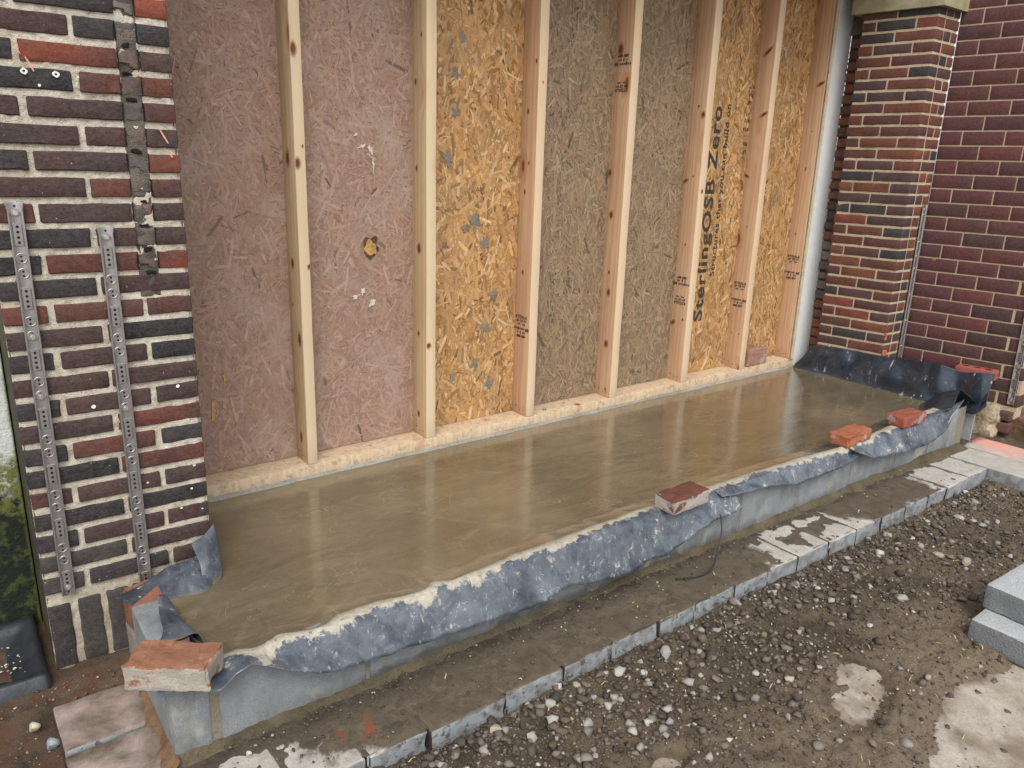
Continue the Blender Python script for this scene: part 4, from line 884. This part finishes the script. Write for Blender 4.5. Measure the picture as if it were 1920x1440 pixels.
dripB = [(2.70, .262), (2.782, .251), (2.897, .241), (3.111, .225), (3.283, .181), (3.368, .187), (3.625, .177), (3.844, .205), (3.9, .215)]
dripC = [(3.80, .27), (3.86, .24), (4.004, .177), (4.13, .169), (4.321, .145), (4.516, .135), (4.72, .148), (4.80, .165), (4.86, .215), (4.90, .27), (4.95, .33), (5.0, .37)]
sheet('damp_proof_membrane', M_DPM, .335, 2.842, inner, dripA, 1.945, 1.7, .007, 'long cement-splashed blue membrane draped over the near half of the block kerb', zoff=.001)
sheet('damp_proof_membrane', M_DPM, 2.72, 3.90, inner, dripB, 1.972, 5.2, .004, 'middle piece of blue membrane, tucked under its neighbours, crusted white with cement')
sheet('damp_proof_membrane', M_DPM, 3.82, 4.985, inner, dripC, 1.952, 8.4, .008, 'far piece of membrane, rippled and dark, under the two orange bricks', zoff=.003)
def patch(name, rowsP, mat, nu=40, nv=24, wr=.006, sd=0):
    """smooth surface through a grid of control points"""
    A = np.array(rowsP, dtype=float); a, b = A.shape[:2]
    def cr(P, n):
        k = len(P); t = np.linspace(0, k-1, n); out = []
        for q in t:
            i = min(int(q), k-2); f = q-i; p0 = P[max(i-1, 0)]; p1 = P[i]; p2 = P[i+1]; p3 = P[min(i+2, k-1)]
            out.append(.5*((2*p1)+(-p0+p2)*f+(2*p0-5*p1+4*p2-p3)*f*f+(-p0+3*p1-3*p2+p3)*f**3))
        return np.array(out)
    B = np.array([cr(A[i], nu) for i in range(a)]); Cc = np.array([cr(B[:, j], nv) for j in range(nu)])
    V = Cc.reshape(-1, 3); UV = []
    for i in range(nu):
        for j in range(nv): UV.append((i/nu*.6, j/nv))
    def wrk(v):
        q = Vector(v); a = crumple((q.y+q.x*.4)*.8, (q.z+q.x*.3)*.35, sd)*3.0; b = mn.noise(q*7+Vector((sd, 0, 5)))*1.5; return np.array([a+b*.5, a*.2, b*.2+a*.15])*wr
    V = np.array([np.array(v)+wrk(v) for v in V])
    return V, gridF(nu, nv), UV
def joinp(name, mat, parts):
    V = []; F = []; UV = []; off = 0
    for v, f, u in parts: V.append(v); F.append(f+off); UV += u; off += len(v)
    return mk(name, np.concatenate(V), np.concatenate(F), mat, True, uv=UV)
# right upstand: crumpled sheet standing against pier and purple wall
ybase = [3.30, 3.08, 2.85, 2.60, 2.40, 2.22, 2.08, 1.98, 1.92]
up_top = [.425, .447, .452, .462, .483, .492, .466, .488, .500]; up_bot = [.236, .236, .236, .236, .236, .236, .225, .228, .30]
topr = [(5.335-(.01 if i % 2 else 0), y, z) for i, (y, z) in enumerate(zip([3.22, 3.03, 2.85, 2.62, 2.42, 2.26, 2.14, 2.03, 1.925], up_top))]
midr = [(5.30-(.012 if i % 2 else -.008), y, (a+b)/2) for i, (y, a, b) in enumerate(zip([3.26, 3.05, 2.85, 2.61, 2.41, 2.24, 2.11, 2.0, 1.93], up_top, up_bot))]
lowr = [(5.270+(.01 if i % 2 else 0), y, z+.03) for i, (y, z) in enumerate(zip(ybase, up_bot))]
botr = [(5.245 if i < 6 else 5.29, y, z-.004) for i, (y, z) in enumerate(zip(ybase, up_bot))]
P1 = patch('u', [botr, lowr, midr, topr], None, 190, 34, .0065, 3.)
curl_in = [(4.93, 2.14, .250), (5.02, 2.20, .250), (5.10, 2.24, .25), (5.18, 2.24, .25), (5.26, 2.20, .25)]
curl_mid = [(4.955, 2.04, .300), (5.02, 2.08, .345), (5.12, 2.12, .365), (5.20, 2.10, .345), (5.30, 2.06, .29)]
curl_out = [(4.965, 1.985, .325), (5.00, 1.99, .385), (5.09, 2.01, .405), (5.18, 2.0, .36), (5.325, 1.955, .265)]
P2 = patch('c', [curl_in, curl_mid, curl_out], None, 60, 24, .004, 6.)
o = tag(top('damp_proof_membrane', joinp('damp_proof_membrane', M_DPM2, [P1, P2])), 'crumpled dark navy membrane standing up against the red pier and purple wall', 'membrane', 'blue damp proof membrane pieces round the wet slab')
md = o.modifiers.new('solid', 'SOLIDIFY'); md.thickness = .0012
# left flap
fl = []
fl.append(patch('a', [[(.40, 2.50, .262), (.506, 2.525, .236), (.56, 2.518, .236), (.613, 2.513, .236), (.645, 2.545, .236)],
                      [(.375, 2.55, .275), (.50, 2.575, .262), (.56, 2.57, .27), (.61, 2.565, .27), (.655, 2.58, .275)],
                      [(.345, 2.60, .262), (.45, 2.635, .270), (.53, 2.645, .300), (.59, 2.648, .305), (.665, 2.655, .312)]], None, 50, 24, .006, 2.))
fl.append(patch('b', [[(.615, 2.545, .236), (.655, 2.552, .236), (.692, 2.575, .240)], [(.622, 2.59, .30), (.655, 2.585, .31), (.697, 2.60, .32)], [(.612, 2.64, .368), (.65, 2.625, .395), (.688, 2.62, .432)]], None, 26, 26, .004, 4.))
fl.append(patch('c', [[(.39, 2.20, .300), (.44, 2.18, .300), (.497, 2.20, .285), (.51, 2.15, .25)], [(.42, 2.28, .302), (.45, 2.27, .304), (.492, 2.30, .285), (.505, 2.30, .24)], [(.452, 2.43, .325), (.462, 2.43, .32), (.486, 2.44, .285), (.50, 2.45, .236)]], None, 26, 26, .003, 5.))
fl.append(patch('d', [[(.30, 2.03, .275), (.36, 2.0, .284), (.42, 1.985, .288)], [(.32, 2.08, .285), (.37, 2.08, .288), (.45, 2.09, .289)], [(.35, 2.16, .287), (.40, 2.18, .289), (.48, 2.2, .289)]], None, 24, 20, .002, 6.))
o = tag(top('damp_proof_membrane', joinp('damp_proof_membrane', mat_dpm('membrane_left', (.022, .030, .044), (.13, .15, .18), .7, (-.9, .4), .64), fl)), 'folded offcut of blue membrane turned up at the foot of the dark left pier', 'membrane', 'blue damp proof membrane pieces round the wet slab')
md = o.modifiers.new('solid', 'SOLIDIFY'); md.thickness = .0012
# loose plastic strap
cv = bpy.data.curves.new('strap', 'CURVE'); cv.dimensions = '3D'; sp = cv.splines.new('BEZIER'); pts = [(2.70, 1.955, .205), (2.685, 1.93, .13), (2.63, 1.90, .055), (2.53, 1.865, .012), (2.36, 1.90, .016)]
sp.bezier_points.add(len(pts)-1)
for p, c in zip(sp.bezier_points, pts): p.co = c; p.handle_left_type = p.handle_right_type = 'AUTO'
cv.bevel_mode = 'PROFILE' if False else 'ROUND'; cv.bevel_depth = .0032; cv.bevel_resolution = 2
ob = bpy.data.objects.new('t', cv); COL.objects.link(ob); dg = bpy.context.evaluated_depsgraph_get(); me = bpy.data.meshes.new_from_object(ob.evaluated_get(dg)); bpy.data.objects.remove(ob)
me.materials.clear(); me.materials.append(M_GULLY); me.name = 'plastic_strap'
tag(top('plastic_strap', me), 'thin dark plastic strip dangling from the membrane onto the wet pavers', 'strap')

# ================================================================== LOOSE BRICKS
def mat_oldbrick(name, base, base2, coat, amt, bd=.004):
    s = N(name); c = s.coord(); n = s.noise(c, 20, 6, .7); m = s.noise(c, 55, 6, .75, .4); f = s.noise(c, 200, 4); b = s.noise(c, 9, 5, .65)
    g = s.n('NewGeometry'); nz = s.sep(g.outputs['Normal'])[2]
    col = s.mix(s.ramp(n, [(.32, 0), (.66, 1)]), base, base2); col = s.mix(s.ramp(m, [(.3, .6), (.48, 0)]), col, tuple(x*.35 for x in base))
    cm = s.math('ADD', b, s.math('MULTIPLY', nz, -amt[1])); cm = s.ramp(s.math('ADD', cm, s.math('MULTIPLY', m, .35)), [(amt[0], 0), (amt[0]+.07, 1)])
    cc = s.mix(m, coat, tuple(x*.62 for x in coat)); col = s.mix(cm, col, cc)
    return s.fin(col, .88, s.bump(s.math('ADD', s.math('ADD', n, m), s.math('MULTIPLY', f, .4)), bd), spec=.25)
def loose(label, mat, corners, L, D, H, z, seed, chips=.02, frog=False, name='loose_brick'):
    """corners: front-left corner and direction of the long edge"""
    (x0, y0), ang = corners; e = tag(top(name, box_lattice(L, D, H, (14, 8, 5), .007, .0045, seed, nscale=17, mat=mat, name=name, chips=chips), (x0, y0, z)), label, 'brick', 'loose bricks left lying round the slab')
    e.rotation_euler[2] = ang; return e
loose('large pale-crusted orange brick on the membrane at the near left corner', mat_oldbrick('old_orange_brick', (.26, .105, .06), (.34, .18, .11), (.50, .45, .38), (.56, .30), .007), ((.262, 2.035), math.radians(-37)), .235, .125, .078, .292, 21, .03)
loose('dark red brick with white crust alone at the middle of the kerb', mat_oldbrick('old_red_brick', (.12, .045, .034), (.17, .068, .045), (.50, .45, .40), (.62, .28)), ((2.362, 1.945), math.radians(2)), .24, .115, .066, .290, 22, .012)
loose('rough bright orange brick, nearer of the pair on the far kerb', mat_oldbrick('orange_brick', (.33, .10, .05), (.40, .155, .085), (.52, .37, .28), (.78, .1), .006), ((3.782, 1.992), math.radians(2)), .255, .115, .064, .290, 23, .03)
loose('neat red-brown brick, farther of the pair on the far kerb', mat_oldbrick('red_brick', (.25, .07, .046), (.31, .10, .065), (.42, .34, .30), (.72, .12)), ((4.372, 1.99), math.radians(-2)), .245, .115, .066, .290, 24, .010)
loose('pinkish weathered brick on edge on the bottom plate between the last two studs', mat_oldbrick('pink_brick', (.30, .15, .11), (.36, .21, .16), (.48, .40, .34), (.74, .1)), ((4.735, 3.345), math.radians(1)), .235, .068, .128, .301, 25, .014)
# perforated brick standing behind membrane
pb = tag(empty('perforated_brick', (5.50, 2.15, .38)), 'new red brick with three holes wedged behind the dark upstand', 'brick', 'loose bricks left lying round the slab')
M_NEWB = mat_oldbrick('new_red_brick', (.30, .085, .065), (.36, .115, .085), (.5, .3, .25), (.9, 0), .0015)
p0 = pt(-.415, .375, .125)
o = child('brick_body', box_lattice(.235, .10, .068, (10, 4, 3), .003, .001, 4, u=(-U2[0], -U2[1]), v=(1, 0), mat=M_NEWB, name='brick_body'), pb, p0)
me = o.data; me.flip_normals()
for k in range(3):
    bm = bmesh.new(); bmesh.ops.create_circle(bm, cap_ends=True, radius=.018, segments=14); m2 = bpy.data.meshes.new('core_hole'); bm.to_mesh(m2); bm.free(); m2.materials.append(mat_simple('hole_red', (.05, .015, .012), .9))
    o = child('core_hole', m2, pb, (p0[0]-U2[0]*(.05+.068*k)+.05, p0[1]-U2[1]*(.05+.068*k), p0[2]+.0695)); o.scale = (1, 1.3, 1)

# stacked loose blocks
t_ = tag(top('concrete_block', box_lattice(.46, .225, .103, (16, 8, 4), .004, .0014, 71, nscale=20, mat=M_DENSE, name='concrete_block', chips=.01), (3.150, .815, -.105)), 'lower of two stacked grey concrete blocks at the right edge', 'concrete block', 'loose concrete blocks stacked on the soil')
t_.rotation_euler[2] = math.radians(1.0)
t_ = tag(top('concrete_block', box_lattice(.46, .225, .103, (16, 8, 4), .004, .0014, 72, nscale=20, mat=M_DENSE, name='concrete_block', chips=.01), (3.268, .830, .0015)), 'upper of two stacked grey concrete blocks at the right edge, pale top', 'concrete block', 'loose concrete blocks stacked on the soil')
t_.rotation_euler[2] = math.radians(-2.0)

# ================================================================== STONES AND DEBRIS
def ico(sub):
    bm = bmesh.new(); bmesh.ops.create_icosphere(bm, subdivisions=sub, radius=1); V = np.array([v.co[:] for v in bm.verts]); F = np.array([[v.index for v in f.verts] for f in bm.faces]); bm.free(); return V, F
def rocks(npt, n, sd):
    """angular chips: hulls of scattered points, padded to the same vertex count"""
    out = []
    for k in range(n):
        r = np.random.default_rng(sd+k); P = r.normal(size=(npt, 3)); P /= np.linalg.norm(P, axis=1)[:, None]; P *= r.uniform(.72, 1.05, (npt, 1))*r.uniform(.7, 1.3, 3)
        bm = bmesh.new(); [bm.verts.new(p) for p in P]; bmesh.ops.convex_hull(bm, input=bm.verts); bmesh.ops.delete(bm, geom=[v for v in bm.verts if not v.link_faces], context='VERTS')
        if npt > 20:
            bmesh.ops.bevel(bm, geom=bm.edges[:], offset=.06, segments=1, affect='EDGES'); bmesh.ops.triangulate(bm, faces=bm.faces[:]); bmesh.ops.subdivide_edges(bm, edges=bm.edges[:], cuts=1)
            for v in bm.verts: v.co += mn.noise_vector(v.co*2.5+Vector((k*3., 0, 0)))*.05
            bmesh.ops.triangulate(bm, faces=bm.faces[:])
        bm.verts.ensure_lookup_table(); bm.verts.index_update(); out.append((np.array([v.co[:] for v in bm.verts]), np.array([[v.index for v in f.verts] for f in bm.faces]))); bm.free()
    return out
R3 = rocks(26, 12, 100); R1 = rocks(15, 24, 200); R0 = rocks(9, 16, 300); F1 = F0_ = None
RC = [(.125, .098, .076), (.095, .074, .058), (.165, .132, .102), (.070, .055, .045), (.19, .165, .135), (.12, .09, .065)]
PALE = [(.36, .34, .31), (.30, .28, .255), (.44, .42, .385), (.24, .23, .22), (.38, .33, .26)]
def scatter(name, n, shapes, Fs, size, dens, pal, pw_, label, sink=.35, zf=None, seed=0, flat=.7):
    r = np.random.default_rng(seed); X = np.empty(0); Y = np.empty(0)
    for _ in range(12):
        x = r.uniform(dens[0], dens[1], n*3); y = r.uniform(dens[2], dens[3], n*3); k = r.random(n*3) < dens[4](x, y)
        X = np.r_[X, x[k]]; Y = np.r_[Y, y[k]]
        if len(X) >= n: break
    X = X[:n]; Y = Y[:n]; n = len(X); S = size[0]*(size[1]/size[0])**(r.random(n)**2.0); Zs = zf(X, Y) if zf else X*0; A = r.uniform(0, 6.28, n); K = r.integers(len(shapes), size=n)
    CC = np.array(pal)[r.choice(len(pal), size=n, p=pw_)]*r.uniform(.8, 1.2, (n, 1)); Vl = []; Fl = []; Cl = []; off = 0
    for k, (SV, SF) in enumerate(shapes):
        m = np.nonzero(K == k)[0]; nv = len(SV); q = len(m)
        if not q: continue
        SH_ = SV[None]*(S[m][:, None, None]*np.array([1, 1, flat])); ca, sa = np.cos(A[m])[:, None], np.sin(A[m])[:, None]
        Vl.append(np.stack([SH_[..., 0]*ca-SH_[..., 1]*sa+X[m][:, None], SH_[..., 0]*sa+SH_[..., 1]*ca+Y[m][:, None], SH_[..., 2]+(Zs[m]+S[m]*flat*(1-sink))[:, None]], -1).reshape(-1, 3))
        Fl.append((SF[None]+(np.arange(q)*nv)[:, None, None]+off).reshape(-1, 3)); Cl.append(np.repeat(CC[m], nv, 0)); off += q*nv
    V = np.concatenate(Vl); F = np.concatenate(Fl); C = np.concatenate(Cl)
    return tag(top(name, mk(name, V, F, M_GRAVEL, False, cols=C)), label, 'gravel', kind='stuff')
def d_main(x, y):
    strip = np.exp(-((y-1.66)/.09)**2); left = np.clip((2.6-x)/1.2, 0, 1)*np.exp(-((y-1.45)/.28)**2); mid = .42*np.exp(-((y-1.4)/.28)**2)
    cl = np.clip(.15+2.2*(vnoise(x*4, y*4, 77, 3)-.3), 0, 1.5); d = np.minimum(1, strip*.95+left*.9+mid*cl+.06)
    d = np.where(concrete_bare(x, y) > .45, .05, d); return np.where((y > 1.725) | ((x > 4.97) & (y > .9)), 0, d)
PWm = np.array([.25, .22, .16, .17, .07, .13]); pal_all = RC+PALE; pw_all = np.r_[PWm*.90, np.array([.03, .03, .012, .03, .015])]; pw_all /= pw_all.sum()
zsoil = soil_h
scatter('gravel', 3400, R1, F1, (.007, .024), (.2, 5.0, .55, 1.73, d_main), pal_all, pw_all, 'brown and pale stones strewn over wet soil in front of the pavers', zf=zsoil, seed=1)
scatter('gravel', 26000, R0, F0_, (.0020, .0095), (.1, 5.0, .5, 1.735, lambda x, y: np.minimum(1, d_main(x, y)*.8+.22)), pal_all, pw_all, 'fine grit and crumbs in the wet soil', zf=zsoil, seed=2)
scatter('gravel', 900, R0, F0_, (.002, .0085), (.5, 5.0, 1.76, 2.0, lambda x, y: np.where(y > 1.93, 1, .22)*np.where(x < 2.9, 1, .25)), RC[:4]+PALE[:2], [.25, .3, .1, .2, .08, .07], 'dark crumbs of mud lying on the pavers along the kerb', zf=lambda a, b: a*0+.001+(b > 1.94)*.012, seed=3)
scatter('gravel', 420, R0, F0_, (.002, .009), (-.3, .37, 2.2, 2.62, lambda x, y: np.where((x < .115) | (y > 2.5), 1, .05)), [(.24, .09, .05), (.13, .09, .06), (.42, .36, .28), (.3, .2, .14)], [.3, .3, .2, .2], 'red and cream crumbs on the mud at the foot of the left pier', zf=lambda a, b: soil_h(a, b)+(((a > .118) & (b < 2.49))*.05), seed=4)
scatter('gravel', 160, R0, F0_, (.003, .010), (-.2, .13, 2.62, 3.0, lambda x, y: np.where(y < 2.85, 1, .3)), [(.55, .50, .40), (.62, .58, .50), (.30, .11, .06)], [.5, .4, .1], 'crumbled render chips lying in the black gully', zf=lambda a, b: a*0+.016, seed=5, flat=.35)
# countable larger stones
big = [(2.013, 1.633, .030, 0), (1.788, 1.649, .026, 0), (1.56, 1.722, .026, 2), (1.472, 1.66, .024, 0), (1.43, 1.60, .027, 2), (1.615, 1.69, .018, 4), (1.864, 1.603, .017, 0), (1.827, 1.33, .012, 4),
       (2.534, 1.705, .018, 0), (3.493, 1.60, .033, 2), (3.215, 1.615, .022, 0), (3.193, 1.333, .026, 0), (3.778, 1.321, .030, 4), (3.75, 1.433, .026, 4), (3.151, 1.655, .020, 0), (1.696, 1.42, .020, 2), (1.25, 1.66, .026, 4),
       (1.33, 1.58, .020, 0), (1.16, 1.60, .019, 1), (2.25, 1.66, .016, 0), (2.32, 1.64, .014, 1), (1.70, 1.55, .018, 1), (2.9, 1.66, .017, 0), (4.3, 1.58, .026, 0), (4.6, 1.63, .028, 1), (4.45, 1.45, .020, 0), (4.1, 1.66, .018, 2), (1.95, 1.44, .014, 0), (2.6, 1.45, .015, 0), (2.85, 1.40, .013, 1)]
msh = []
for k in range(10):
    for ci in range(5):
        pass
for i, (x, y, s, ci) in enumerate(big):
    V = R3[i % 12][0]*np.array([1.15, .9, .72]); c = np.array(PALE[ci])*random.uniform(.85, 1.05)
    me = mk('stone', V*s, R3[i % 12][1], M_GRAVEL, True, cols=np.repeat(c[None], len(V), 0)); me.set_sharp_from_angle(angle=math.radians(22)); z = float(soil_h(np.array([x]), np.array([y]))[0])
    o = top('stone', me, (x, y, z+s*.42)); o.rotation_euler[2] = random.uniform(0, 6)
    LB = {0: 'largest pale oval stone in the dense rubble below the middle of the paver edge', 1: 'upright pale chunk of stone just left of the largest oval stone', 2: 'pale rounded lump touching the paver edge where the wet strip starts',
          8: 'small pale stone tight against the pavers below the dangling plastic strip', 9: 'flat broad grey-white stone on the soil below the dry pale pavers', 11: 'pale stone alone on the dark soil left of the stacked concrete blocks',
          12: 'pinkish upright stone nearest behind the stacked concrete blocks', 13: 'flat tan stone just above the pinkish upright stone', 18: 'pale stone lowest and leftmost among the rubble at the bottom edge', 24: 'grey stone nearest the side kerb at the far right corner'}
    tag(o, LB.get(i, 'pale egg-sized stone half sunk in the wet soil'), 'stone', 'pale stones scattered on the soil')
for (x, y, z, s, c, lb) in [(.098, 2.375, -.055, .026, (.33, .38, .40), 'smooth blue-grey stone beside the left-hand pavers'), (.062, 2.47, -.04, .022, (.58, .53, .40), 'cream lump of render on the red soil at lower left'), (.55, 1.93, .012, .011, (.60, .57, .50), 'small white stone chip on the paver near the kerb corner')]:
    V = R3[4][0]*np.array([1.1, .85, .8]); o = top('stone', mk('stone', V*s, R3[4][1], M_GRAVEL, True, cols=np.repeat(np.array(c)[None], len(V), 0)), (x, y, z+s*.4)); tag(o, lb, 'stone')
# straw and wood splinters
Vs = []; Fs = []; r = np.random.default_rng(9)
for i in range(260):
    x, y = r.uniform(.9, 4.4), r.uniform(.75, 1.98)
    if y > 1.72 and r.random() < .6: continue
    z = float(soil_h(np.array([x]), np.array([y]))[0])+.008 if y < 1.73 else .003
    L = r.uniform(.006, .045) if r.random() < .3 else r.uniform(.004, .014); a = r.uniform(0, 3.14); w = r.uniform(.0007, .002); b = len(Vs); dx, dy = math.cos(a), math.sin(a)
    for t in (-.5, 0, .5):
        for sgn in (-1, 1): Vs.append((x+dx*L*t-dy*w*sgn+(t == 0)*dy*L*.12, y+dy*L*t+dx*w*sgn, z+(.004 if t == 0 else 0)+r.uniform(0, .003)))
    Fs += [(b, b+1, b+3, b+2), (b+2, b+3, b+5, b+4)]
tag(top('straw', mk('straw', Vs, Fs, mat_simple('straw', (.52, .42, .22), .8, 0, 60, .3))), 'straw bits and wood splinters on the soil and pavers', 'straw', kind='stuff')
# two grey pebbles on the bottom plate
for (x, y, s, lb) in [(2.80, 3.335, .018, 'grey pebble on the bottom plate just right of the third stud'), (2.98, 3.375, .012, 'smaller grey pebble on the bottom plate in front of the grey board')]:
    V = R3[2][0]*np.array([1.2, .9, .7]); o = top('pebble', mk('pebble', V*s, R3[2][1], M_GRAVEL, True, cols=np.repeat(np.array([[.26, .25, .23]]), len(V), 0)), (x, y, .301+s*.55)); tag(o, lb, 'pebble')
